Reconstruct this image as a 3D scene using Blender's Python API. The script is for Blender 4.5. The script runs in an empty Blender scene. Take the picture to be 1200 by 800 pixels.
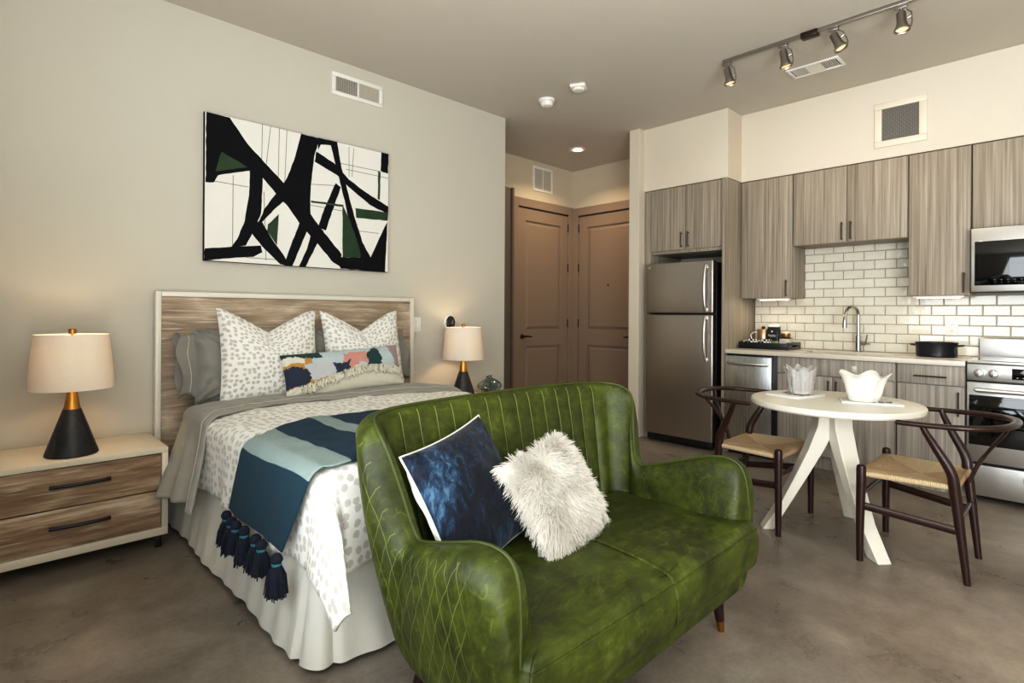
import bpy, bmesh, math, random
from mathutils import Vector, Matrix, noise
PI = math.pi
random.seed(11)
C = bpy.context.scene.collection
R = math.radians

# ------------------------------------------------------------------ helpers
def lin(h):
    h = h.lstrip('#')
    v = [int(h[i:i+2], 16)/255 for i in (0, 2, 4)]
    return tuple((c/12.92 if c <= .04045 else ((c+.055)/1.055)**2.4) for c in v) + (1,)

def smooth(a, b, x):
    t = min(1, max(0, (x-a)/(b-a))); return t*t*(3-2*t)

def lerp(a, b, t): return a+(b-a)*t

def interp(xs, ys, x):
    if x <= xs[0]: return ys[0]
    for i in range(len(xs)-1):
        if x <= xs[i+1]: return lerp(ys[i], ys[i+1], (x-xs[i])/(xs[i+1]-xs[i]))
    return ys[-1]

def catmull(pts, n):
    """resample a polyline of tuples through Catmull-Rom, n samples per segment"""
    out = []
    P = [tuple(2*a-b for a, b in zip(pts[0], pts[1]))] + list(pts) + [tuple(2*a-b for a, b in zip(pts[-1], pts[-2]))]
    for i in range(1, len(P)-2):
        for k in range(n):
            t = k/n
            out.append(tuple(.5*((2*b)+(c-a)*t+(2*a-5*b+4*c-d)*t*t+(3*b-a-3*c+d)*t**3) for a, b, c, d in zip(P[i-1], P[i], P[i+1], P[i+2])))
    out.append(tuple(pts[-1]))
    return out

class M:
    def __init__(s):
        s.v = []; s.f = []; s.m = []; s.uv = {}; s.col = {}
    def add(s, verts, faces, mi=0, M4=None):
        o = len(s.v)
        s.v += [tuple(M4 @ Vector(p)) if M4 else tuple(p) for p in verts]
        s.f += [tuple(i+o for i in f) for f in faces]
        s.m += [mi]*len(faces)
        return o
    def box(s, a, b, bev=0, mi=0, seg=2, M4=None):
        bm = bmesh.new(); bmesh.ops.create_cube(bm, size=1)
        d = [abs(b[i]-a[i]) for i in range(3)]; c = [(a[i]+b[i])/2 for i in range(3)]
        for v in bm.verts: v.co = Vector((v.co.x*d[0]+c[0], v.co.y*d[1]+c[1], v.co.z*d[2]+c[2]))
        if bev:
            bmesh.ops.bevel(bm, geom=list(bm.edges), offset=min(bev, min(d)*.49), segments=seg, affect='EDGES', profile=.5)
        bm.verts.index_update()
        r = s.add([v.co[:] for v in bm.verts], [[v.index for v in f.verts] for f in bm.faces], mi, M4)
        bm.free(); return r
    def tube(s, pts, r, n=12, mi=0, caps=True, closed=False, rx=None, up=None, M4=None):
        """r: number or list; rx: optional second radius (list/number) for an oval section"""
        P = [Vector(p) for p in pts]; k = len(P)
        rr = r if isinstance(r, (list, tuple)) else [r]*k
        r2 = rr if rx is None else (rx if isinstance(rx, (list, tuple)) else [rx]*k)
        T = []
        for i in range(k):
            a = P[(i-1) % k] if (closed or i > 0) else P[i]
            b = P[(i+1) % k] if (closed or i < k-1) else P[i]
            t = b-a; T.append(t.normalized() if t.length > 1e-9 else Vector((0, 0, 1)))
        u = Vector(up) if up else (Vector((0, 0, 1)) if abs(T[0].z) < .9 else Vector((1, 0, 0)))
        vs = []
        for i in range(k):
            u = (u-T[i]*u.dot(T[i]))
            u = u.normalized() if u.length > 1e-6 else T[i].orthogonal().normalized()
            w = T[i].cross(u)
            for j in range(n):
                a = 2*PI*j/n
                vs.append(P[i]+u*math.cos(a)*rr[i]+w*math.sin(a)*r2[i])
        fs = []
        for i in range(k if closed else k-1):
            i2 = (i+1) % k
            for j in range(n):
                j2 = (j+1) % n
                fs.append((i*n+j, i*n+j2, i2*n+j2, i2*n+j))
        if caps and not closed:
            fs.append(tuple(range(n-1, -1, -1))); fs.append(tuple((k-1)*n+j for j in range(n)))
        return s.add(vs, fs, mi, M4)
    def lathe(s, prof, c=(0, 0, 0), n=40, mi=0, M4=None, mod=None, caps=True):
        vs = []; fs = []
        for i, (r, z) in enumerate(prof):
            for j in range(n):
                a = 2*PI*j/n
                q = mod(a, i, r, z) if mod else (r, z)
                vs.append((c[0]+q[0]*math.cos(a), c[1]+q[0]*math.sin(a), c[2]+q[1]))
        for i in range(len(prof)-1):
            for j in range(n):
                j2 = (j+1) % n
                fs.append((i*n+j, i*n+j2, (i+1)*n+j2, (i+1)*n+j))
        if caps:
            if prof[0][0] > 1e-6: fs.append(tuple(range(n-1, -1, -1)))
            if prof[-1][0] > 1e-6: fs.append(tuple((len(prof)-1)*n+j for j in range(n)))
        return s.add(vs, fs, mi, M4)
    def grid(s, fn, nu, nv, mi=0, uvf=None, colf=None, flip=False, M4=None):
        o = len(s.v); vs = []
        for i in range(nu+1):
            for j in range(nv+1):
                vs.append(fn(i/nu, j/nv))
        fs = []
        for i in range(nu):
            for j in range(nv):
                q = (i*(nv+1)+j, (i+1)*(nv+1)+j, (i+1)*(nv+1)+j+1, i*(nv+1)+j+1)
                fs.append(q[::-1] if flip else q)
        fo = len(s.f)
        s.add(vs, fs, mi, M4)
        if uvf:
            for i in range(nu+1):
                for j in range(nv+1): s.uv[o+i*(nv+1)+j] = uvf(i/nu, j/nv)
        if colf:
            for i in range(nu):
                for j in range(nv): s.col[fo+i*nv+j] = colf((i+.5)/nu, (j+.5)/nv)
        return o
    def poly(s, pts, d, mi=0):
        """extrude polygon of 3D points by vector d"""
        n = len(pts); d = Vector(d)
        vs = [Vector(p) for p in pts]+[Vector(p)+d for p in pts]
        fs = [tuple(range(n-1, -1, -1)), tuple(range(n, 2*n))]+[(i, (i+1) % n, (i+1) % n+n, i+n) for i in range(n)]
        return s.add(vs, fs, mi)
    def xf(s, M4, start=0):
        for i in range(start, len(s.v)): s.v[i] = tuple(M4 @ Vector(s.v[i]))
        return s

ORG = {}
def obj(name, m, mats, parent=None, sharp=38, flat=False, base=None):
    """link mesh m (world coordinates) as one object; child origins sit at their parent's origin"""
    if parent is not None: o0 = ORG[parent]
    elif base is not None: o0 = Vector(base)
    else:
        xs = [v[0] for v in m.v]; ys = [v[1] for v in m.v]; zs = [v[2] for v in m.v]
        o0 = Vector(((min(xs)+max(xs))/2, (min(ys)+max(ys))/2, min(zs)))
    me = bpy.data.meshes.new(name)
    me.from_pydata([(v[0]-o0.x, v[1]-o0.y, v[2]-o0.z) for v in m.v], [], m.f)
    mats = mats if isinstance(mats, (list, tuple)) else [mats]
    for t in mats: me.materials.append(t)
    me.polygons.foreach_set('material_index', m.m)
    if m.uv:
        l = me.uv_layers.new(name='UVMap')
        for p in me.polygons:
            for li in p.loop_indices:
                l.data[li].uv = m.uv.get(me.loops[li].vertex_index, (0, 0))
    if m.col:
        ca = me.color_attributes.new('Col', 'FLOAT_COLOR', 'CORNER')
        for p in me.polygons:
            c = m.col.get(p.index, (1, 1, 1, 1))
            for li in p.loop_indices: ca.data[li].color = c
    bm = bmesh.new(); bm.from_mesh(me); bmesh.ops.recalc_face_normals(bm, faces=bm.faces); bm.to_mesh(me); bm.free()
    if not flat:
        me.polygons.foreach_set('use_smooth', [True]*len(me.polygons))
        me.set_sharp_from_angle(angle=R(sharp))
    me.update()
    o = bpy.data.objects.new(name, me); C.objects.link(o)
    if parent is not None: o.parent = parent; 
    else: o.location = o0
    ORG[o] = o0
    return o

def tag(o, label, cat, group=None):
    o['label'] = label; o['category'] = cat
    if group: o['group'] = group
    return o

def thing(name, label, cat, loc, group=None):
    o = bpy.data.objects.new(name, None); C.objects.link(o); o.location = loc; o.empty_display_size = .05
    ORG[o] = Vector(loc); return tag(o, label, cat, group)

def struct(name, m, mats, parent=None, **k):
    o = obj(name, m, mats, parent, **k)
    if parent is None: o['kind'] = 'structure'
    return o

def dup(root, loc, rz=0, label=None, group=None):
    r = root.copy(); C.objects.link(r); r.location = loc; r.rotation_euler = (0, 0, rz)
    if label: r['label'] = label
    if group: r['group'] = group
    def rec(a, b):
        for ch in list(a.children):
            c = ch.copy(); C.objects.link(c); c.parent = b
            rec(ch, c)
    rec(root, r)
    return r

# ------------------------------------------------------------------ materials
class N:
    def __init__(s, name):
        s.mat = bpy.data.materials.new(name); s.mat.use_nodes = True
        s.t = s.mat.node_tree; s.t.nodes.clear()
        s.out = s.t.nodes.new('ShaderNodeOutputMaterial'); s.b = s.t.nodes.new('ShaderNodeBsdfPrincipled')
        s.t.links.new(s.b.outputs[0], s.out.inputs[0])
    def n(s, typ, **k):
        x = s.t.nodes.new('ShaderNode'+typ)
        for a, v in k.items():
            if a.startswith('i_'):
                x.inputs[a[2:].replace('_', ' ')].default_value = v
            else: setattr(x, a, v)
        return x
    def l(s, a, b): s.t.links.new(a, b)
    def set(s, **k):
        names = dict(base='Base Color', rough='Roughness', metal='Metallic', trans='Transmission Weight', sheen='Sheen Weight', coat='Coat Weight', spec='Specular IOR Level', emis='Emission Color', estr='Emission Strength', ior='IOR', sss='Subsurface Weight', alpha='Alpha', sheenr='Sheen Roughness', coatr='Coat Roughness', aniso='Anisotropic')
        for a, v in k.items():
            i = s.b.inputs[names[a]]
            if hasattr(v, 'links') or hasattr(v, 'is_linked'): s.l(v, i)
            else: i.default_value = v
        return s
    def coord(s, kind='Object', scale=(1, 1, 1), rot=(0, 0, 0), rand=False):
        tc = s.n('TexCoord'); mp = s.n('Mapping'); mp.inputs['Scale'].default_value = scale; mp.inputs['Rotation'].default_value = rot
        s.l(tc.outputs[kind], mp.inputs['Vector'])
        if rand:
            oi = s.n('ObjectInfo'); mu = s.n('Math', operation='MULTIPLY'); mu.inputs[1].default_value = 37.0
            s.l(oi.outputs['Random'], mu.inputs[0]); cb = s.n('CombineXYZ')
            for i in range(3): s.l(mu.outputs[0], cb.inputs[i])
            s.l(cb.outputs[0], mp.inputs['Location'])
        return mp.outputs[0]
    def noise(s, vec, scale=5, detail=4, rough=.55, dist=0):
        x = s.n('TexNoise'); x.inputs['Scale'].default_value = scale; x.inputs['Detail'].default_value = detail
        x.inputs['Roughness'].default_value = rough; x.inputs['Distortion'].default_value = dist
        s.l(vec, x.inputs['Vector']); return x.outputs['Fac']
    def ramp(s, fac, stops):
        x = s.n('ValToRGB'); e = x.color_ramp.elements
        while len(e) > 1: e.remove(e[-1])
        e[0].position = stops[0][0]; e[0].color = stops[0][1]
        for p, c in stops[1:]:
            k = e.new(p); k.color = c
        s.l(fac, x.inputs['Fac']); return x.outputs['Color']
    def mix(s, fac, a, b, mode='MIX'):
        x = s.n('Mix', data_type='RGBA', blend_type=mode)
        for v, i in ((fac, 0), (a, 6), (b, 7)):
            if hasattr(v, 'is_linked'): s.l(v, x.inputs[i])
            else: x.inputs[i].default_value = v
        return x.outputs[2]
    def math(s, op, a, b=0.0, c=None):
        x = s.n('Math', operation=op)
        for i, v in enumerate((a, b) if c is None else (a, b, c)):
            if hasattr(v, 'is_linked'): s.l(v, x.inputs[i])
            else: x.inputs[i].default_value = v
        return x.outputs[0]
    def bump(s, h, strength=.2, dist=.01):
        x = s.n('Bump'); x.inputs['Strength'].default_value = strength; x.inputs['Distance'].default_value = dist
        s.l(h, x.inputs['Height']); s.l(x.outputs[0], s.b.inputs['Normal']); return x

G1 = lambda v: (v, v, v, 1)
def plain(name, hexc, rough=.5, metal=0, var=.06, vs=14, bump=0, bs=150, **k):
    m = N(name); c = lin(hexc); co = m.coord()
    f = m.noise(co, vs, 3)
    m.set(base=m.mix(f, tuple(x*(1-var) for x in c[:3])+(1,), tuple(min(1, x*(1+var)) for x in c[:3])+(1,)), rough=rough, metal=metal, **k)
    if bump: m.bump(m.noise(co, bs, 3), bump, .003)
    return m.mat

def wall_paint(name, hexc, tex=.12):
    m = N(name); co = m.coord(); c = lin(hexc)
    f = m.noise(co, 1.2, 3)
    m.set(base=m.mix(f, tuple(x*.965 for x in c[:3])+(1,), tuple(min(1, x*1.03) for x in c[:3])+(1,)), rough=.75, spec=.3)
    m.bump(m.noise(co, 90, 4), tex, .004); return m.mat

def wood_lam(name, cols, ax='z'):
    """grey laminate with long straight streaks"""
    m = N(name)
    sc = {'z': (60, 60, .9), 'x': (.9, 60, 60), 'y': (60, .9, 60)}[ax]
    co = m.coord(scale=sc, rand=True)
    a = m.noise(co, 1.0, 5, .62); b = m.noise(m.coord(scale=tuple(x*4.2 if x > 1 else x*2.2 for x in sc), rand=True), 1.0, 3, .6)
    f = m.math('ADD', m.math('MULTIPLY', a, .68), m.math('MULTIPLY', b, .32))
    col = m.ramp(f, [(.36, lin(cols[0])), (.47, lin(cols[1])), (.56, lin(cols[2])), (.66, lin(cols[3]))])
    m.set(base=col, rough=.5, spec=.35); m.bump(f, .06, .002); return m.mat

def wood_oak(name, cols, ax='x', roug=.5):
    """limed oak: fine stretched grain, cathedral figure and pale pores"""
    m = N(name)
    sc = {'x': (1.1, 7, 7), 'y': (7, 1.1, 7), 'z': (7, 7, 1.1)}[ax]
    co = m.coord(scale=sc, rand=True)
    base = m.noise(co, .8, 3, .55, .6)
    rings = m.math('FRACT', m.math('MULTIPLY', m.noise(m.coord(scale=tuple(x*.55 for x in sc), rand=True), 1.0, 2, .5, .4), 9.0))
    rings = m.math('ABSOLUTE', m.math('SUBTRACT', rings, .5))
    fine = m.noise(m.coord(scale=tuple(x*8 if x > 2 else x*4 for x in sc), rand=True), 1.0, 4, .75)
    f = m.math('ADD', m.math('MULTIPLY', base, .42), m.math('ADD', m.math('MULTIPLY', rings, .24), m.math('MULTIPLY', fine, .44)))
    col = m.ramp(f, [(.34, lin(cols[0])), (.47, lin(cols[1])), (.56, lin(cols[2])), (.68, lin(cols[3]))])
    pore = m.noise(m.coord(scale=tuple(x*11 if x > 2 else x*4 for x in sc), rand=True), 1.0, 2, .6)
    col = m.mix(m.ramp(pore, [(.56, G1(0)), (.68, G1(.55))]), col, lin('#d3c7b4'))
    m.set(base=col, rough=roug, spec=.35); m.bump(f, .12, .003); return m.mat

def steel(name, hexc='#9a9792', rough=.28, ax='z', aniso=.6):
    m = N(name); sc = {'z': (220, 220, 1.5), 'y': (220, 1.5, 220), 'x': (1.5, 220, 220)}[ax]
    f = m.noise(m.coord(scale=sc), 1.0, 2)
    c = lin(hexc)
    big = m.noise(m.coord(scale=(1.0, 2.2, .7)), 1.3, 2)
    m.set(base=m.mix(f, tuple(x*.9 for x in c[:3])+(1,), c), metal=1, rough=m.math('ADD', m.math('MULTIPLY', f, .12), rough-.05))
    bp = m.bump(m.math('ADD', m.math('MULTIPLY', big, 1.0), m.math('MULTIPLY', f, .004)), .12, .05); return m.mat

WALL = wall_paint('greige_paint', '#c6c2b7')
CEIL = wall_paint('ceiling_paint', '#c9c3b8', .3)
CREAM = wall_paint('cream_paint', '#d2c9ba')
ENTRY = wall_paint('entry_paint', '#cdc2ae')
TAUPE = plain('taupe_door_paint', '#8f7d6d', .42, var=.03, vs=3)
WHITE = plain('white_plastic', '#e6e3dc', .4, var=.02)
WHITEP = plain('white_lacquer', '#dad5c9', .35, var=.02)
CREAMW = plain('cream_lacquer', '#d9d0be', .42, var=.03)
DARKSLOT = plain('dark_slot', '#23211f', .7)
BLACK = plain('black_satin', '#15151a', .35, var=.2)
BLACKG = plain('black_glass', '#050507', .06, var=.1, coat=1.0)
NAVYB = plain('navy_enamel', '#14161f', .32, var=.15)
BRASS = plain('brushed_brass', '#b98a45', .3, 1, var=.1)
NICKEL = plain('satin_nickel', '#aba69f', .3, 1, var=.06)
CHROME = plain('chrome', '#b9b8b5', .1, 1, var=.03)
BRONZE = plain('dark_bronze', '#4a4038', .35, .9)
STEEL = steel('brushed_steel', '#bdb8b2', .3, 'z')
STEELH = steel('brushed_steel_bright', '#d2d1ce', .36, 'y')
FRIDGESIDE = plain('fridge_black_side', '#111117', .4, var=.1)
CABZ = wood_lam('grey_laminate', ['#7a7063', '#93897b', '#a2988a', '#b4ab9d'])
CABZ2 = wood_lam('grey_laminate_lower', ['#7b746b', '#948d84', '#a39d94', '#b3aea6'])
OAK = wood_oak('limed_oak', ['#6f5640', '#977c63', '#b0987e', '#d3c5b1'])
OAKH = wood_oak('limed_oak_headboard', ['#7d6a56', '#9c8973', '#ad9c86', '#cfc3b1'])
MAHOG = plain('dark_mahogany', '#2c1512', .28, var=.35, vs=30)
STONE = plain('white_quartz', '#cfc8bc', .25, var=.05, vs=30)
MATT = plain('mattress_fabric', '#8f877a', .9, bump=.2, bs=300)

def floor_mat():
    m = N('polished_concrete'); co = m.coord()
    a = m.noise(co, 1.1, 6, .62, .6); b = m.noise(co, 4.5, 5, .65, .3); c = m.noise(co, 60, 3, .6)
    f = m.math('ADD', m.math('MULTIPLY', a, .55), m.math('ADD', m.math('MULTIPLY', b, .33), m.math('MULTIPLY', c, .12)))
    col = m.ramp(f, [(.34, lin('#665d54')), (.46, lin('#857c72')), (.54, lin('#978f85')), (.66, lin('#afa69a'))])
    # small dark pits and streaks
    sp = m.noise(m.coord(scale=(1, 1.7, 1)), 17, 5, .7)
    pit = m.ramp(sp, [(.72, G1(1)), (.78, G1(.6))])
    warm = m.ramp(m.noise(co, .8, 3), [(.4, lin('#8a8580')), (.62, lin('#9a8468'))])
    col = m.mix(.3, col, m.mix(1, col, warm, 'OVERLAY'))
    m.set(base=m.mix(1, col, pit, 'MULTIPLY'), rough=m.ramp(b, [(.35, G1(.26)), (.7, G1(.42))]), spec=.45)
    m.bump(m.math('ADD', m.math('MULTIPLY', b, .6), m.math('MULTIPLY', c, .3)), .06, .01)
    return m.mat
FLOOR = floor_mat()

def leather(name, quilt=False):
    m = N(name); co = m.coord()
    a = m.noise(co, 4.0, 6, .68, .5); b = m.noise(co, 22, 5, .7, .4)
    st = m.noise(m.coord(scale=(3, 14, 9), rot=(.5, .3, .8)), 2.2, 5, .7, 1.2)
    f = m.math('ADD', m.math('MULTIPLY', a, .5), m.math('ADD', m.math('MULTIPLY', b, .26), m.math('MULTIPLY', st, .24)))
    col = m.ramp(f, [(.34, lin('#1a2006')), (.46, lin('#32390b')), (.57, lin('#475113')), (.80, lin('#7c8542'))])
    # pale creases
    cr = m.n('TexVoronoi', feature='DISTANCE_TO_EDGE'); cr.inputs['Scale'].default_value = 9
    wob = m.n('TexNoise'); wob.inputs['Scale'].default_value = 5; m.l(co, wob.inputs['Vector'])
    m.l(m.mix(.35, co, wob.outputs['Color']), cr.inputs['Vector'])
    ln = m.ramp(cr.outputs['Distance'], [(0.0, G1(.34)), (.025, G1(0))])
    ln2 = m.math('MULTIPLY', ln, m.ramp(b, [(.45, G1(0)), (.6, G1(1))]))
    col = m.mix(ln2, col, lin('#727b3c'))
    h = f
    if quilt:
        tc = m.n('TexCoord'); sx = m.n('SeparateXYZ'); m.l(tc.outputs['UV'], sx.inputs[0])
        nz = m.math('MULTIPLY', m.noise(co, 5, 2), .06)
        def lines(a_, b_, k):
            t = m.math('ADD', m.math('ADD', m.math('MULTIPLY', sx.outputs[0], a_), m.math('MULTIPLY', sx.outputs[1], b_)), nz)
            fr = m.math('ABSOLUTE', m.math('SUBTRACT', m.math('FRACT', m.math('MULTIPLY', t, k)), .5))
            return m.ramp(fr, [(0, G1(1)), (.035, G1(0))])
        q = m.math('MAXIMUM', lines(1.0, .50, 18), lines(1.0, -.36, 18))
        # only on the outer shell (v below .55 of the section)
        msk = m.n('Attribute', attribute_name='Col')
        q = m.math('MULTIPLY', q, msk.outputs['Fac'])
        col = m.mix(m.math('MULTIPLY', q, .42), col, lin('#98a062'))
        h = m.math('SUBTRACT', f, m.math('MULTIPLY', q, .6))
    m.set(base=col, rough=m.ramp(f, [(.35, G1(.44)), (.7, G1(.54))]), spec=.42)
    m.bump(m.math('ADD', h, m.math('MULTIPLY', b, .5)), .22, .006)
    return m.mat
LEATH = leather('green_leather'); LEATHQ = leather('green_leather_quilted', True)
PIPED = plain('dark_green_piping', '#3d4715', .5, var=.25); SEAMC = plain('pale_green_seam', '#65712f', .55, var=.2)

def cloth(name, hexc, rough=.85, weave=260, b=.25, var=.08, sheen=.2, wr=0):
    m = N(name); co = m.coord(); c = lin(hexc); f = m.noise(co, 9, 4)
    m.set(base=m.mix(f, tuple(x*(1-var) for x in c[:3])+(1,), tuple(min(1, x*(1+var)) for x in c[:3])+(1,)), rough=rough, sheen=sheen, spec=.2)
    h = m.noise(co, weave, 2)
    if wr: h = m.math('ADD', m.math('MULTIPLY', h, .3), m.math('MULTIPLY', m.noise(co, wr, 4, .6, .6), 3.0))
    m.bump(h, b, .004); return m.mat
GREYC = cloth('grey_green_cotton', '#8c8a82', wr=14, b=.3)
GREYS = cloth('sage_grey_sheet', '#97958c', wr=10, b=.25)
SKIRT = cloth('ivory_skirt_linen', '#dcdbd0', wr=7, b=.2)
SHADE_C = '#d9c9b4'

def dots(name, size=26, dark='#9d998f', ground='#e0ddd3', soft=(.30, .37), wr=6):
    m = N(name); tc = m.n('TexCoord')
    v = m.n('TexVoronoi', voronoi_dimensions='2D'); v.inputs['Scale'].default_value = size; v.inputs['Randomness'].default_value = .62
    wob = m.n('TexNoise'); wob.inputs['Scale'].default_value = 60; m.l(tc.outputs['UV'], wob.inputs['Vector'])
    m.l(m.mix(.012, tc.outputs['UV'], wob.outputs['Color']), v.inputs['Vector'])
    msk = m.ramp(v.outputs['Distance'], [(soft[0], G1(1)), (soft[1], G1(0))])
    sx = m.n('SeparateColor'); m.l(v.outputs['Color'], sx.inputs[0])
    tint = m.mix(sx.outputs[0], lin(dark), lin('#c2beb4'))
    co = m.coord()
    tint = m.mix(m.math('MULTIPLY', m.noise(tc.outputs['UV'], 90, 2), .5), tint, lin('#c8c5bc'))
    m.set(base=m.mix(msk, lin(ground), tint), rough=.85, sheen=.2, spec=.2)
    m.bump(m.math('ADD', m.math('MULTIPLY', m.noise(co, 260, 2), .3), m.math('MULTIPLY', m.noise(co, wr, 4, .6, .5), 3)), .22, .005)
    return m.mat
DOTQ = dots('dotted_quilt', 25, '#bdbab2', '#e6e4dd', (.28, .36)); DOTP = dots('dotted_pillow', 33, '#b1aea9', '#e5e3dd')

def attr_cloth(name, rough=.85, weave=180, b=.4, metal=0):
    m = N(name); a = m.n('Attribute', attribute_name='Col'); co = m.coord()
    f = m.noise(co, weave, 2); g = m.noise(co, 18, 4)
    col = m.mix(m.math('MULTIPLY', g, .35), a.outputs['Color'], m.mix(1, a.outputs['Color'], G1(.55), 'MULTIPLY'))
    m.set(base=col, rough=rough, sheen=.15, spec=.2); m.bump(f, b, .004); return m.mat
ATTR = attr_cloth('woven_colour_cloth')

# ------------------------------------------------------------------ the setting
ZC = 3.05
XK = 5.36                                   # kitchen wall
m = M(); m.box((-.85, -3.2, -.08), (5.8, 4.9, 0)); struct('floor', m, FLOOR, flat=True)
m = M(); m.box((-.85, -3.2, ZC), (5.8, 4.9, ZC+.1)); struct('ceiling', m, CEIL, flat=True)
m = M(); m.box((-.85, 3.77, 0), (3.546, 4.72, ZC)); struct('wall_left', m, WALL, flat=True)
m = M(); m.box((3.546, 4.57, 0), (5.7, 4.72, ZC)); struct('wall_back', m, ENTRY, flat=True)
m = M(); m.box((5.5, 3.145, 0), (5.7, 4.57, ZC)); struct('wall_entry', m, ENTRY, flat=True)
m = M(); m.box((XK, -3.2, 0), (5.7, 3.03, ZC)); struct('wall_right', m, CREAM, flat=True)
m = M(); m.box((4.665, 3.03, 0), (5.7, 3.145, ZC), .003); struct('wall_partition', m, CREAM, flat=True)
m = M(); m.box((-.85, -3.2, 0), (5.36, -3.0, ZC)); struct('wall_front', m, WALL, flat=True)
# window wall (behind the camera's left shoulder) with two openings
WX = -.62
wins = [(-2.75, -.55, .35, 2.75), (.05, 1.9, .35, 2.75)]
m = M()
ys = [-3.0, -2.75, -.55, .05, 1.9, 3.77]
for i in (0, 2, 4): m.box((WX-.2, ys[i], 0), (WX, ys[i+1], ZC))
for (a, b, z0, z1) in wins:
    m.box((WX-.2, a, 0), (WX, b, z0)); m.box((WX-.2, a, z1), (WX, b, ZC))
struct('wall_window', m, WALL, flat=True)
for k, (a, b, z0, z1) in enumerate(wins):
    m = M(); t = .05
    m.box((WX-.16, a, z0), (WX-.1, b, z0+t)); m.box((WX-.16, a, z1-t), (WX-.1, b, z1))
    m.box((WX-.16, a, z0+t), (WX-.1, a+t, z1-t)); m.box((WX-.16, b-t, z0+t), (WX-.1, b, z1-t))
    c = (a+b)/2; m.box((WX-.16, c-t/2, z0+t), (WX-.1, c+t/2, z1-t)); m.box((WX-.16, a+t, 1.9), (WX-.1, c-t/2, 1.94)); m.box((WX-.16, c+t/2, 1.9), (WX-.1, b-t, 1.94))
    struct('window_%d' % (k+1), m, BRONZE, flat=True)
# soffits
m = M(); m.box((5.03, -3.0, 2.434), (XK-.001, 2.175, ZC-.001), .002); struct('soffit', m, CREAM, flat=True)
m = M(); m.box((4.75, 2.175, 2.434), (XK-.001, 3.03, ZC-.001), .002); struct('soffit', m, CREAM, flat=True)

# backsplash of real tiles in running bond
TILE = N('glazed_subway_tile'); co = TILE.coord()
TILE.set(base=TILE.mix(TILE.noise(co, 7, 3), lin('#cfcabc'), lin('#e2ded2')), rough=.09, coat=.6); TILE.bump(TILE.noise(co, 16, 2), .25, .01)
GROUT = plain('grey_grout', '#8d877b', .85)
m = M()
m.box((XK-.008, -.26, .915), (XK-.0005, 2.175, 1.83), 0, 1)
th, tw, gp = .0765, .1535, .004
r = 0; z = .917
while z < 1.82:
    y = 2.175-(.06 if r % 2 else .06+tw/2)
    first = True; yy = 2.175
    edges = [2.175]
    while y > -.26: edges.append(y); y -= tw
    edges.append(-.26)
    ztop = min(z+th-gp, 1.822)
    for a, b in zip(edges[:-1], edges[1:]):
        hi, lo = a-gp/2, b+gp/2
        if hi-lo < .012: continue
        q = .0045; x0 = XK-.008; x1 = x0-.006
        tx = random.uniform(-.0006, .0006); tz = random.uniform(-.0006, .0006)
        vs = [(x0, hi, z), (x0, lo, z), (x0, lo, ztop), (x0, hi, ztop),
              (x1+tx+tz, hi-q, z+q), (x1-tx+tz, lo+q, z+q), (x1-tx-tz, lo+q, ztop-q), (x1+tx-tz, hi-q, ztop-q)]
        m.add(vs, [(4, 5, 6, 7), (0, 1, 5, 4), (1, 2, 6, 5), (2, 3, 7, 6), (3, 0, 4, 7)])
    z += th; r += 1
bs = struct('backsplash', m, [TILE.mat, GROUT], flat=True)

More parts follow.
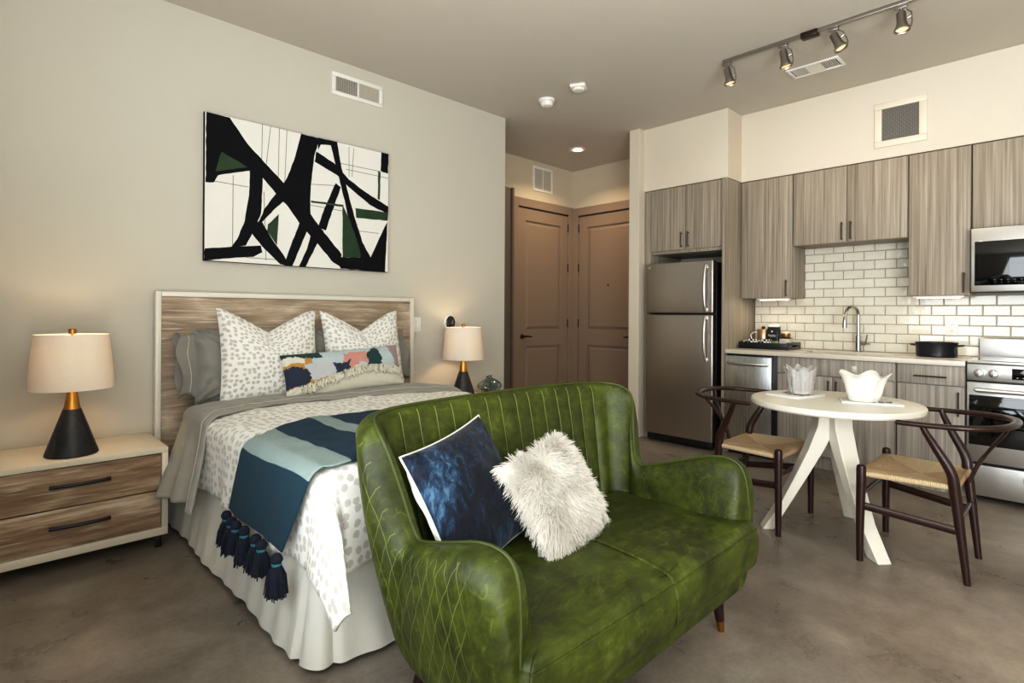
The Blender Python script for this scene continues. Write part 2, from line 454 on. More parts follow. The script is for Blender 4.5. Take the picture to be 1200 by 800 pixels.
# doors of the entry
def door(name, org, ux, nrm, casw, z_top, sgn_handle, peep=False):
    """org: floor point at casing's outer start; ux: along wall; nrm: out of the wall; casw: total width"""
    U = Vector(ux); Nn = Vector(nrm); O = Vector(org)
    def P(u, n, z): return O+U*u+Nn*n+Vector((0, 0, z))
    MM = Matrix(((U.x, Nn.x, 0, O.x), (U.y, Nn.y, 0, O.y), (0, 0, 1, 0), (0, 0, 0, 1)))
    cw = .1; W = casw
    m = M()
    zt = z_top-cw
    # slab as rails and stiles round two sunk raised-field panels
    a, b = cw+.006, W-cw-.006; z0, z1 = .01, zt-.006
    st = .13
    pz = [(z0+.22, .83), (1.02, z1-.15)]
    m.box((a, 0.0005, z0), (a+st, .030, z1), .003, M4=MM); m.box((b-st, 0.0005, z0), (b, .030, z1), .003, M4=MM)
    m.box((a+st, 0.0005, z0), (b-st, .030, pz[0][0]), .002, M4=MM); m.box((a+st, 0.0005, pz[0][1]), (b-st, .030, pz[1][0]), .002, M4=MM); m.box((a+st, 0.0005, pz[1][1]), (b-st, .030, z1), .002, M4=MM)
    for (p0, p1) in pz:
        m.box((a+st, .0005, p0), (b-st, .012, p1), 0, M4=MM)
        q = .035; x0, x1 = a+st+.012, b-st-.012
        vs = [(x0, 0.0118, p0+.012), (x1, 0.0118, p0+.012), (x1, 0.0118, p1-.012), (x0, 0.0118, p1-.012),
              (x0+q, .025, p0+.012+q), (x1-q, .025, p0+.012+q), (x1-q, .025, p1-.012-q), (x0+q, .025, p1-.012-q)]
        m.add(vs, [(4, 5, 6, 7), (0, 1, 5, 4), (1, 2, 6, 5), (2, 3, 7, 6), (3, 0, 4, 7), (3, 2, 1, 0)], 0, MM)
    d = struct(name, m, TAUPE, base=O, sharp=20)
    m = M()
    m.box((0, .0004, 0), (cw, .045, z_top), .005, M4=MM); m.box((W-cw, .0004, 0), (W, .045, z_top), .005, M4=MM); m.box((cw, .0004, zt), (W-cw, .045, z_top), .005, M4=MM)
    obj('casing', m, TAUPE, d, sharp=20)
    m = M(); m.box((cw, .0006, zt-.018), (W-cw, .031, zt-.0001), 0, M4=MM); obj('gap_seal', m, DARKSLOT, d)
    hx = a+.07 if sgn_handle < 0 else b-.07
    m = M(); dirn = 1 if sgn_handle < 0 else -1
    m.lathe([(.028, 0), (.028, .008), (.02, .012), (.011, .014), (.011, .05)], n=20, M4=MM @ Matrix.Translation((hx, .030, .95)) @ Matrix.Rotation(-PI/2, 4, 'X'))
    m.tube([MM @ Vector((hx, .075, .95)), MM @ Vector((hx+dirn*.05, .078, .952)), MM @ Vector((hx+dirn*.12, .076, .945))], [.011, .010, .008], 10)
    obj('door_handle', m, BRONZE, d)
    for hz in (.25, 1.05, 1.75, 2.25):
        m = M(); hx2 = (b if sgn_handle < 0 else a)
        m.tube([MM @ Vector((hx2, .036, hz)), MM @ Vector((hx2, .036, hz+.1))], .008, 8); obj('hinge', m, BRONZE, d)
    if peep:
        m = M(); m.lathe([(.011, 0), (.011, .006), (.004, .007)], n=14, M4=MM @ Matrix.Translation(((a+b)/2, .024, 1.57)) @ Matrix.Rotation(-PI/2, 4, 'X')); obj('peephole', m, BRONZE, d)
    return d
door('door_1', (4.376, 4.57, 0), (1, 0, 0), (0, -1, 0), 1.1, 2.57, -1)
door('door_2', (5.5, 4.545, 0), (0, -1, 0), (-1, 0, 0), 1.12, 2.56, 1, True)
m = M(); m.box((4.08, 4.42, 0), (4.275, 4.46, 2.62), .004); m.box((4.255, 4.40, 0), (4.285, 4.42, 2.62), .003); struct('trim_1', m, plain('dark_taupe', '#6a5d53', .5), flat=True)  # strip in a darker grey-brown than the doors

# ------------------------------------------------------------------ vents, plates, detectors
def vent(name, label, cen, ux, up, nrm, w, h, pat, mats, fr=.028, group=None, split=True):
    U, V, Nn = Vector(ux), Vector(up), Vector(nrm); O = Vector(cen)
    MM = Matrix(((U.x, V.x, Nn.x, O.x), (U.y, V.y, Nn.y, O.y), (U.z, V.z, Nn.z, O.z), (0, 0, 0, 1)))
    t = thing(name, label, 'vent', cen, group)
    m = M(); a, b = w/2, h/2
    for q in (((-a, -b), (a, -b+fr)), ((-a, b-fr), (a, b)), ((-a, -b+fr), (-a+fr, b-fr)), ((a-fr, -b+fr), (a, b-fr))):
        m.box((q[0][0], q[0][1], .0005), (q[1][0], q[1][1], .012), .004, M4=MM)
    if split: m.box((-.006, -b+fr, .0005), (.006, b-fr, .010), .001, M4=MM)
    obj('vent_frame', m, mats[0], t)
    m = M(); m.box((-a+fr*.6, -b+fr*.6, .0008), (a-fr*.6, b-fr*.6, .002), M4=MM); obj('duct_backing', m, mats[1], t)
    m = M(); pat(m, a-fr, b-fr, MM); obj('grille', m, mats[2], t, flat=True)
    return t
GRILLE = plain('grille_grey', '#bdb8ac', .5)
def pat_bed(m, a, b, MM):
    n = 16
    for i in range(n):                                   # left half: dark, fine crossed bars; right half: closed pale vanes
        x = -a+(i+.5)*(a-.006)/n
        m.box((x-.0016, -b, .003), (x+.0016, b, .008), M4=MM)
    for i in range(12):
        z = -b+(i+.5)*2*b/12; m.box((-a, z-.0012, .003), (-.006, z+.0012, .006), M4=MM)
    for i in range(n):
        x = .006+(i+.5)*(a-.006)/n
        m.box((x-.0046, -b, .003), (x+.0046, b, .007), M4=MM @ Matrix.Translation((x, 0, .005)) @ Matrix.Rotation(.3, 4, 'Y') @ Matrix.Translation((-x, 0, -.005)))
vent('air_vent', 'white two-panel air vent high on the wall above the abstract painting', (2.025, 3.77, 2.879), (1, 0, 0), (0, 0, 1), (0, -1, 0), .415, .165, pat_bed, (WHITE, DARKSLOT, GRILLE), .03)
def pat_v(m, a, b, MM):
    n = 40
    for i in range(n):
        z = -b+(i+.5)*2*b/n; m.box((-a, z-.0028, .003), (a, z+.0028, .008), M4=MM)
vent('air_vent', 'tall pale slatted return vent above the left entry door', (4.925, 4.57, 2.845), (1, 0, 0), (0, 0, 1), (0, -1, 0), .35, .30, pat_v, (WHITE, DARKSLOT, GRILLE), .03)
def pat_mesh(m, a, b, MM):
    n = 30
    for i in range(n):
        z = -b+(i+.5)*2*b/n; m.box((-a, z-.0016, .003), (a, z+.0016, .006), M4=MM)
    for i in range(24):
        x = -a+(i+.5)*2*a/24; m.box((x-.001, -b, .003), (x+.001, b, .0055), M4=MM)
GRILLED = plain('grille_dark', '#8c8780', .5)
vent('exhaust_vent', 'square white framed exhaust vent with dark mesh on kitchen soffit', (5.03, .96, 2.692), (0, -1, 0), (0, 0, 1), (-1, 0, 0), .335, .345, pat_mesh, (CREAMW, DARKSLOT, GRILLED), .05, split=False)
def pat_ceil(m, a, b, MM):
    for k in range(7):
        x = -a+.012+k*.013; m.box((x-.0035, -b, .003), (x+.0035, b, .008), M4=MM)
        x = a-.012-k*.013; m.box((x-.0025, -b, .003), (x+.0025, b, .008), M4=MM)
    m.box((-a+.1, -b, .003), (a-.1, b, .011), M4=MM)
vent('ceiling_vent', 'long white louvred supply vent on the ceiling beside the track light', (4.43, 1.37, ZC), (0, -1, 0), (1, 0, 0), (0, 0, -1), .35, .19, pat_ceil, (WHITE, DARKSLOT, WHITE), .022, split=False)

def cyl(m, prof, c, ax, n=32, mi=0):
    rot = {'-z': Matrix.Rotation(PI, 4, 'X'), 'z': Matrix(), '-y': Matrix.Rotation(PI/2, 4, 'X'), '-x': Matrix.Rotation(-PI/2, 4, 'Y')}[ax]
    m.lathe(prof, n=n, mi=mi, M4=Matrix.Translation(c) @ rot)
t = thing('smoke_detector', 'round white domed smoke detector on the ceiling, nearer the bed wall', 'smoke detector', (3.487, 3.19, ZC))
m = M(); cyl(m, [(.07, 0), (.07, .012), (.066, .02), (.056, .022)], (3.487, 3.19, ZC), '-z'); obj('base_ring', m, WHITE, t)
m = M(); cyl(m, [(.055, .02), (.054, .042), (.044, .056), (.02, .062), (0, .062)], (3.487, 3.19, ZC), '-z'); obj('sensor_dome', m, WHITE, t)
t = thing('ceiling_alarm', 'white squarish alarm sounder on the ceiling, farther from the bed wall', 'alarm', (3.445, 2.809, ZC))
m = M(); m.box((3.38, 2.744, ZC-.03), (3.51, 2.874, ZC), .02, seg=3, M4=Matrix.Translation((3.445, 2.809, 0)) @ Matrix.Rotation(.5, 4, 'Z') @ Matrix.Translation((-3.445, -2.809, 0))); obj('housing', m, WHITE, t)
m = M(); cyl(m, [(.05, .028), (.045, .044), (.02, .05), (0, .05)], (3.445, 2.809, ZC), '-z'); obj('sounder_cover', m, WHITE, t)
EMW = N('warm_bulb'); EMW.set(base=lin('#fff2dd'), emis=lin('#ffd9a6'), estr=14.0)
t = thing('recessed_light', 'lit round recessed downlight in the entry ceiling', 'ceiling light', (4.78, 3.905, ZC))
m = M(); cyl(m, [(.062, .001), (.095, .001), (.095, .006), (.068, .010), (.062, .006)], (4.78, 3.905, ZC), '-z'); obj('trim_ring', m, WHITE, t)
m = M(); cyl(m, [(.062, .002), (.055, .006), (0, .007)], (4.78, 3.905, ZC), '-z'); obj('diffuser', m, EMW.mat, t)

t = thing('light_switch', 'white rocker light switch plate on the wall right of the headboard', 'light switch', (2.566, 3.77, 1.06))
m = M(); m.box((2.53, 3.763, 1.062), (2.602, 3.7695, 1.182), .003); obj('cover_plate', m, WHITE, t)
m = M(); m.box((2.55, 3.757, 1.09), (2.582, 3.7635, 1.154), .002); obj('rocker', m, WHITE, t)
t = thing('thermostat', 'black rounded thermostat on a white backplate above the right bedside lamp', 'thermostat', (2.895, 3.77, 1.10))
m = M(); cyl(m, [(0, 0), (.062, 0), (.062, .006), (.056, .010), (0, .010)], (2.899, 3.7695, 1.14), '-y'); obj('backplate', m, WHITE, t)
m = M(); cyl(m, [(.047, .008), (.047, .016), (.042, .020), (0, .021)], (0, 0, 0), '-y')
m.xf(Matrix.Translation((2.9, 3.7695, 1.135)) @ Matrix.Diagonal((1, 1, 1.22, 1))); obj('dial', m, BLACKG, t)
t = thing('wall_outlet', 'white duplex outlet on the tiled backsplash above the black pot', 'outlet', (5.346, .683, 1.07))
m = M(); m.box((5.338, .645, 1.068), (5.3455, .722, 1.185), .003); obj('cover_plate', m, WHITE, t)
for zz in (1.106, 1.148):
    m = M(); cyl(m, [(.015, 0), (.015, .003), (0, .0032)], (5.338, .683, zz), '-x', 20)
    obj('socket', m, WHITE, t)
    m = M()
    for dy in (-.006, .006): m.box((5.3338, .683+dy-.0012, zz-.002), (5.3352, .683+dy+.0012, zz+.008))
    m.box((5.3338, .6812, zz-.009), (5.3352, .6848, zz-.005)); obj('slots', m, DARKSLOT, t)

# ------------------------------------------------------------------ track light
t = thing('track_light', 'brushed nickel track light with four spot heads on the kitchen ceiling', 'track light', (3.85, 1.0, ZC))
m = M(); m.box((3.835, .12, 3.026), (3.871, 1.80, ZC-.0005), .003); obj('track_rail', m, NICKEL, t)
m = M(); m.box((3.824, 1.175, 3.014), (3.884, 1.275, ZC-.001), .004); obj('power_feed', m, BRONZE, t)
SPOTB = N('spot_bulb'); SPOTB.set(base=lin('#d9c8ae'), rough=.2, emis=lin('#ffd9a6'), estr=.5)
def head(y, lean, seed):
    x = 3.853; root = None
    m = M(); m.box((x-.014, y-.03, 3.004), (x+.014, y+.03, 3.028), .003)
    m.tube([(x, y, 3.006), (x, y, 2.985)], .008, 10)
    h = obj('spot_head', m, NICKEL, t)
    MM = Matrix.Translation((x, y, 2.985)) @ Matrix.Rotation(lean[0], 4, 'X') @ Matrix.Rotation(lean[1], 4, 'Y')
    m = M(); m.lathe([(0, .002), (.021, 0), (.025, -.006), (.025, -.070), (.029, -.076), (.032, -.10), (.041, -.105), (.041, -.116), (.034, -.116)], n=28, M4=MM, caps=False)
    obj('lamp_can', m, NICKEL, h)
    m = M(); m.tube([MM @ Vector(p) for p in ((0, .0, .004), (0, -.030, .004), (0, -.049, -.02), (0, -.050, -.075), (0, -.044, -.108))], .0035, 8, rx=.006); m.tube([MM @ Vector(p) for p in ((0, -.05, -.045), (0, -.028, -.05))], .006, 8)
    obj('yoke', m, NICKEL, h)
    m = M(); m.lathe([(.0335, -.104), (.02, -.099), (0, -.098)], n=24, M4=MM, caps=False); obj('bulb', m, SPOTB.mat, h)
for y, ln in ((1.775, (-.20, -.04)), (1.39, (-.16, -.06)), (1.09, (-.42, .0)), (.735, (-.08, .14))): head(y, ln, y)

# ------------------------------------------------------------------ painting
CANVAS = plain('primed_canvas', '#e2e0d8', .8, var=.02, bump=.25, bs=400)
INK = plain('blue_black_acrylic', '#06080f', .7, var=.4, vs=20, spec=.2)
GREENP = plain('forest_green_acrylic', '#1f3d22', .55, var=.5, vs=14)
PENCIL = plain('charcoal_line', '#7d7a74', .8)
S = {'black': [[(0.992, 2.443), (1.125, 2.44), (1.233, 2.298), (1.345, 2.195), (1.473, 2.079), (1.629, 1.928), (1.715, 1.824), (1.886, 1.638), (1.879, 1.542), (1.806, 1.589), (1.716, 1.688), (1.598, 1.801), (1.494, 1.93), (1.404, 2.017), (1.308, 2.119), (1.243, 2.127), (1.058, 2.065), (1.038, 2.018), (0.991, 2.01)], [(1.583, 2.443), (1.712, 2.441), (1.68, 2.323), (1.616, 2.196), (1.524, 2.016), (1.424, 1.921), (1.319, 1.798), (1.264, 1.724), (1.328, 1.858), (1.338, 1.889), (1.424, 2.02), (1.493, 2.132), (1.543, 2.284)], [(1.68, 2.333), (1.669, 2.247), (1.653, 2.098), (1.649, 1.994), (1.655, 1.87), (1.598, 1.801), (1.525, 1.935), (1.484, 2.01), (1.544, 2.101), (1.616, 2.237)], [(1.248, 2.124), (1.33, 2.151), (1.327, 2.005), (1.319, 1.857), (1.264, 1.724), (1.227, 1.643), (1.129, 1.616), (1.173, 1.676), (1.217, 1.796), (1.244, 1.973)], [(0.988, 1.603), (1.129, 1.625), (1.32, 1.652), (1.33, 1.609), (1.274, 1.574), (1.147, 1.557), (0.985, 1.53)], [(1.263, 1.811), (1.329, 1.8), (1.406, 1.679), (1.466, 1.605), (1.507, 1.531), (1.446, 1.537), (1.339, 1.634), (1.254, 1.733)], [(1.587, 1.861), (1.655, 1.849), (1.527, 1.53), (1.47, 1.532), (1.516, 1.669)], [(1.672, 1.819), (1.749, 1.796), (1.716, 1.73), (1.62, 1.53), (1.572, 1.531), (1.63, 1.659)], [(1.836, 2.15), (1.876, 2.125), (1.764, 1.798), (1.705, 1.813), (1.759, 1.967)], [(1.789, 2.443), (1.846, 2.443), (1.87, 2.308), (1.93, 2.101), (1.99, 1.911), (2.052, 1.74), (2.12, 1.634), (2.121, 1.53), (2.054, 1.562), (1.992, 1.735), (1.943, 1.883), (1.895, 2.073), (1.847, 2.238)], [(1.69, 2.346), (1.824, 2.288), (1.941, 2.19), (2.087, 2.114), (2.27, 2.039), (2.27, 1.981), (2.113, 2.028), (1.941, 2.135), (1.847, 2.206), (1.68, 2.27)], [(2.263, 1.922), (2.244, 1.53), (2.116, 1.53), (2.12, 1.634), (2.178, 1.752)], [(1.874, 1.615), (2.12, 1.634), (2.121, 1.53), (1.875, 1.535)], [(1.701, 2.442), (1.846, 2.447), (1.844, 2.419), (1.723, 2.401), (1.703, 2.359)], [(2.207, 2.447), (2.27, 2.446), (2.265, 2.293), (2.2, 2.304)]],
 'green': [[(1.044, 2.086), (1.077, 2.215), (1.234, 2.148)], [(1.99, 1.989), (2.27, 1.992), (2.263, 1.929), (2.002, 1.917)], [(1.654, 1.996), (1.895, 1.999), (1.895, 1.984), (1.654, 1.982)], [(1.89, 1.997), (1.943, 1.905), (2.028, 1.694), (2.041, 1.628), (1.893, 1.617)], [(2.179, 2.3), (2.2, 2.292), (2.196, 2.079), (2.178, 2.083)], [(1.363, 1.794), (1.435, 1.872), (1.422, 1.661), (1.358, 1.754)]],
 'line': [[(1.325, 2.444), (1.321, 2.151)], [(1.378, 2.445), (1.349, 2.166)], [(1.435, 2.446), (1.429, 2.111)], [(1.485, 2.446), (1.473, 2.089)], [(1.148, 2.081), (1.147, 1.636)], [(0.994, 2.026), (1.243, 2.021)], [(1.337, 2.007), (1.353, 1.556)], [(1.87, 2.297), (2.268, 2.298)], [(1.917, 2.262), (2.268, 2.258)], [(1.653, 2.109), (1.848, 2.131)], [(1.654, 1.963), (1.895, 1.954)], [(1.939, 2.431), (1.941, 2.212)], [(1.977, 2.43), (1.964, 2.216)], [(1.991, 1.823), (2.19, 1.822)], [(1.228, 1.566), (1.486, 1.566)], [(1.896, 1.867), (2.015, 1.87)]]}
X0, X1, Z0, Z1 = .984, 2.272, 1.53, 2.447
m = M(); m.box((X0, 3.735, Z0), (X1, 3.7695, Z1), .003, 1)
yl = 3.7348
def wob(pts, k):
    out = []
    for i, p in enumerate(pts):
        q = pts[(i+1) % len(pts)]; L = math.hypot(q[0]-p[0], q[1]-p[1]); n = max(1, int(L/.02))
        for j in range(n):
            t_ = j/n; x = lerp(p[0], q[0], t_); z = lerp(p[1], q[1], t_)
            s_ = .0035
            x += s_*noise.noise((x*25+k, z*25, 1)); z += s_*noise.noise((x*25, z*25+k, 5))
            out.append((min(X1-.001, max(X0+.001, x)), min(Z1-.001, max(Z0+.001, z))))
    return out
from mathutils.geometry import tessellate_polygon
def flatpoly(m, pts, y, mi):
    tri = tessellate_polygon([[Vector((p[0], p[1], 0)) for p in pts]])
    m.add([(p[0], y, p[1]) for p in pts], [tuple(t_) for t_ in tri], mi)
flatpoly(m, [(X0+.002, Z0+.002), (X1-.002, Z0+.002), (X1-.002, Z1-.002), (X0+.002, Z1-.002)], yl+.00005, 0)
for k, (a, b) in enumerate(S['line']):
    d = Vector((b[0]-a[0], b[1]-a[1])).normalized(); p = Vector((-d.y, d.x))*.0022
    flatpoly(m, [(a[0]+p.x, a[1]+p.y), (b[0]+p.x, b[1]+p.y), (b[0]-p.x, b[1]-p.y), (a[0]-p.x, a[1]-p.y)], yl-.0002, 3)
for k, pl in enumerate(S['black']): flatpoly(m, wob(pl, k*3.1), yl-.0004-.00008*k, 1)
for k, pl in enumerate(S['green']): flatpoly(m, wob(pl, k*2.3+50), yl-.0022-.00008*k, 2)
tag(obj('abstract_painting', m, [CANVAS, INK, GREENP, PENCIL], flat=True), 'large abstract canvas of black slashes with green patches above the bed', 'painting')

# ------------------------------------------------------------------ bed
BX0, BX1, BY0, BY1 = .84, 2.40, 1.80, 3.70
bed = thing('bed', 'bed with limed oak headboard and ivory pleated skirt', 'bed', (1.61, 2.8, 0))
m = M(); m.box((.75, 3.712, .06), (2.462, 3.735, 1.31), .002); obj('headboard_panel', m, OAKH, bed)
m = M()
hx0, hx1, hz = .725, 2.487, 1.333; f = .03
m.box((hx0, 3.695, .02), (hx0+f, 3.762, hz), .004); m.box((hx1-f, 3.695, .02), (hx1, 3.762, hz), .004); m.box((hx0+f, 3.695, hz-f), (hx1-f, 3.762, hz), .004)
obj('headboard_frame', m, WHITEP, bed)
m = M(); m.box((BX0+.02, BY0+.03, .33), (BX1-.02, BY1-.01, .60), .06, seg=5); obj('mattress', m, MATT, bed)
m = M(); m.box((BX0+.03, BY0+.05, .12), (BX1-.03, BY1-.02, .33), .02); obj('box_spring', m, MATT, bed)
for lx in (BX0+.12, BX1-.12):
    for ly in (BY0+.15, BY1-.15):
        m = M(); m.tube([(lx, ly, 0), (lx, ly, .13)], [.022, .028], 12); obj('leg', m, BLACK, bed)
# pleated skirt
path = []
n1, n2 = 110, 90
for i in range(n1): path.append((BX0+.0, lerp(3.66, BY0+.0, i/n1), -1, 0))
for i in range(10):
    a = PI+ (i/10)*PI/2; path.append((BX0+.03+.03*math.cos(a), BY0+.03+.03*math.sin(a), math.cos(a), math.sin(a)))
for i in range(n2): path.append((lerp(BX0+.03, BX1-.03, i/n2), BY0, 0, -1))
for i in range(10):
    a = 1.5*PI+(i/10)*PI/2; path.append((BX1-.03+.03*math.cos(a), BY0+.03+.03*math.sin(a), math.cos(a), math.sin(a)))
for i in range(n1+1): path.append((BX1, lerp(BY0, 3.66, i/n1), 1, 0))
LN = [0]
for a, b in zip(path[:-1], path[1:]): LN.append(LN[-1]+math.hypot(b[0]-a[0], b[1]-a[1]))
def skirt(u, v):
    i = min(len(path)-1, int(round(u*(len(path)-1)))); x, y, nx, ny = path[i]; s_ = LN[i]
    fold = math.sin(s_*2*PI/.145+1.3*noise.noise((s_*3, 0, 0)))
    fl = (.012+.05*v)+(.001+.003*v)*fold+.022*v*noise.noise((s_*2.6, v*.6, 3))+.008*v*noise.noise((s_*9, v*.5, 5))
    # crisp kick pleats at the visible corner
    for c, w in ((1.80, .022), (1.905, .018), (2.25, .03), (2.62, .02)):
        d = abs(s_-c)
        if d < w: fl -= .03*v*(1-d/w)
    z = .345-.325*v+.008*v*noise.noise((s_*3.5, 7, 0))
    return (x+nx*fl, y+ny*fl, z)
m = M(); m.grid(skirt, len(path)-1, 14); obj('bed_skirt', m, SKIRT, bed, sharp=60)

W = BX1-BX0; QY0 = 1.765; LV = 3.12-QY0; RC = .075
def drape_off(t, flare):
    if t <= 0: return 0, 0
    if t < RC*PI/2: return RC*math.sin(t/RC), RC*(1-math.cos(t/RC))
    e = t-RC*PI/2; return RC+flare*e, RC+e
def quilt_pt(u, v, lift=0):
    """u: cloth metres across from the left mattress edge, v: cloth metres from the fold towards the foot"""
    ix0 = RC*.55
    a = max(0, ix0-u, u-(W-ix0)); sx = -1 if u < W/2 else 1
    b = max(0, v-(LV-ix0))
    uc = min(max(u, ix0), W-ix0); vc = min(v, LV-ix0)
    r_ = (a**3.6+b**3.6)**(1/3.6); th_ = math.atan2(b, a) if r_ > 0 else 0
    o, d = drape_off(r_, .06)
    s_ = v if b < a else u
    e = max(0, d-RC)
    dirx, diry = math.cos(th_), math.sin(th_)
    if a > 0 and b > 0:                                  # the loose corner: a flap standing off the bed, folded back onto the foot side
        A = (o, 0.); B = (0., o); ph = R(74); Rt = o+.72*max(0, r_-.08); T = (Rt*math.cos(ph), Rt*math.sin(ph))
        tt = th_/(PI/2); k0 = .64
        if tt < k0: w_ = tt/k0; px, py = lerp(A[0], T[0], w_), lerp(A[1], T[1], w_); bl = math.sin(PI*w_)*.05*e/.4; px += bl*.8; py -= bl*.5
        else: w_ = (tt-k0)/(1-k0); px, py = lerp(T[0], B[0], w_), lerp(T[1], B[1], w_); bl = math.sin(PI*w_)*.05*e/.4; px -= bl*.5; py -= bl*.8
        q_ = smooth(.10, .22, r_)
        px = lerp(o*dirx, px, q_); py = lerp(o*diry, py, q_)
        x = BX0+uc+sx*px; y = 3.12-vc-py
    else:
        o += e*(.05*math.sin(s_*13+1.1)+.025*math.sin(s_*31))
        o = max(0, o)
        x = BX0+uc+sx*o*dirx if a > 0 else BX0+uc
        y = 3.12-vc-(o*diry if b > 0 else 0)
    crown = .022*(1-abs(2*uc/W-1)**4)
    pf = .012*noise.noise((u*4, v*4, 2))+.006*noise.noise((u*11, v*11, 7))
    z = .672+crown+pf*(1 if r_ < .05 else .3)-d+lift
    return (x, y, z)
OV = .335
m = M()
m.grid(lambda p, q: quilt_pt(lerp(-OV, W+OV, p), lerp(-.06, LV+OV, q)), 150, 120, uvf=lambda p, q: (lerp(-OV, W+OV, p), lerp(0, LV+OV, q)))
qo = obj('comforter', m, DOTQ, sharp=180); md = qo.modifiers.new('thick', 'SOLIDIFY'); md.thickness = .014; md.offset = -1
tag(qo, 'white quilted comforter with grey dots spread over the bed', 'comforter')

# folded grey sheet at the head of the comforter
def sheet_pt(p, q):
    OVS = .42; u = lerp(-OVS, W+OVS, p); w_ = q
    ix0 = RC*.5; a = max(0, ix0-u, u-(W-ix0)); sx = -1 if u < W/2 else 1
    uc = min(max(u, ix0), W-ix0)
    o, d = drape_off(a, .0)
    e = max(0, d-RC)
    near = 2.98+.16*math.exp(-((u-.55)/.5)**2)+.02*math.sin(u*7) if sx < 0 or True else 2.98
    far = 3.44
    Y = lerp(far, near, w_)
    k = min(1, e/.34)
    Y = lerp(Y, lerp(3.24, 2.86, w_), k)
    fl = .025*k*math.sin(w_*15+.6)+.02*k*math.sin(w_*7)
    if sx < 0: o += e*(.42*(1-w_)+.24*w_)+fl
    else: o += e*.1+fl
    crown = .022*(1-abs(2*uc/W-1)**4)
    zz = .692+crown-d+.010*math.sin(PI*min(1, max(0, w_)))+.008*noise.noise((u*5, w_*4, 4))+.005*noise.noise((u*14, w_*3, 9))
    if w_ > .93: zz -= .012*(w_-.93)/.07
    zz = zz+.05*k*(w_-.5)*0
    return (BX0+uc+sx*o, Y, zz)
m = M(); m.grid(sheet_pt, 170, 34)
so = obj('folded_sheet', m, GREYS, sharp=180); md = so.modifiers.new('thick', 'SOLIDIFY'); md.thickness = .008; md.offset = -1
sm_ = M(); sm_.tube([tuple(Vector(sheet_pt(i/170, .86))+Vector((-.004 if i < 28 else 0, -.002, .002))) for i in range(171)], .0016, 5); sto = obj('hem_stitch', sm_, cloth('sheet_stitch', '#c4c4b6'), so)
tag(so, 'sage grey sheet folded back across the bed below the pillows', 'sheet')

# throw blanket with tassels
TEAL = lin('#1b3a4e'); TEAL2 = lin('#1f4150'); PALE = lin('#97a7a4')
TH = .315
def throw_pt(p, q):
    u = lerp(-TH, 1.25, p)
    back = interp([-TH, 0, .06, .3, .6, 1.3], [2.52, 2.42, 2.46, 2.57, 2.54, 2.5], u)
    front = interp([-TH, -.06, .1, 1.3], [1.93, 1.80, 1.785, 1.80], u)
    Y = lerp(back, front, q)
    x, y, z = quilt_pt(u, 3.12-Y)
    # keep throw from following the quilt's corner fold
    if u < .02:
        ix0 = RC*.55; a = max(0, ix0-u); o, d = drape_off(a, .05); e = max(0, d-RC)
        xx = BX0+ix0-o-.016-.02*e*math.sin(Y*14)-.05*e; x = xx if Y < 2.05 else min(xx, x-.012)
        z = .672-d+.006; y = Y
    z += .013+.004*noise.noise((u*9, Y*9, 3)); 
    return (x, y, z)
def throw_col(p, q):
    u = lerp(-TH, 1.25, p)+.012*math.sin(q*9)
    if -.045 < u < .085 or .285 < u < .385 or .68 < u < .78: return PALE
    return TEAL if u > 0 else TEAL2
THROW = N('striped_throw'); tc_ = THROW.n('TexCoord'); sx_ = THROW.n('SeparateXYZ'); THROW.l(tc_.outputs['UV'], sx_.inputs[0])
uu = THROW.math('ADD', sx_.outputs[0], THROW.math('MULTIPLY', THROW.math('SINE', THROW.math('MULTIPLY', sx_.outputs[1], 8.0)), .006))
cst = lambda c: c
x_ = THROW.n('ValToRGB'); x_.color_ramp.interpolation = 'CONSTANT'; e_ = x_.color_ramp.elements
while len(e_) > 1: e_.remove(e_[-1])
e_[0].position = 0; e_[0].color = TEAL2
for p_, c_ in ((-.05, PALE), (.10, TEAL), (.285, PALE), (.385, TEAL), (.68, PALE), (.78, TEAL)):
    k_ = e_.new((p_+TH)/(1.25+TH)); k_.color = c_
THROW.l(THROW.math('DIVIDE', THROW.math('ADD', uu, TH), 1.25+TH), x_.inputs['Fac'])
wv_ = THROW.math('MULTIPLY', THROW.math('SINE', THROW.math('MULTIPLY', sx_.outputs[0], 1400)), THROW.math('SINE', THROW.math('MULTIPLY', sx_.outputs[1], 1400)))
THROW.set(base=THROW.mix(THROW.math('MULTIPLY', THROW.noise(THROW.coord('UV', scale=(60, 8, 1)), 3, 3), .5), x_.outputs['Color'], THROW.mix(1, x_.outputs['Color'], G1(.6), 'MULTIPLY')), rough=.9, sheen=.05, spec=.15)
THROW.bump(wv_, .35, .003)
m = M(); m.grid(throw_pt, 220, 90, uvf=lambda p, q: (lerp(-TH, 1.25, p), q*.75))
to = obj('throw_blanket', m, THROW.mat, sharp=180); md = to.modifiers.new('thick', 'SOLIDIFY'); md.thickness = .006; md.offset = 1
tag(to, 'teal woven throw with pale stripes and navy tassels across the bed foot', 'throw blanket')
TASS = plain('navy_tassel_yarn', '#12182a', .9, var=.3, bump=.6, bs=400)
TASB = plain('teal_tassel_band', '#2a6f7c', .7)
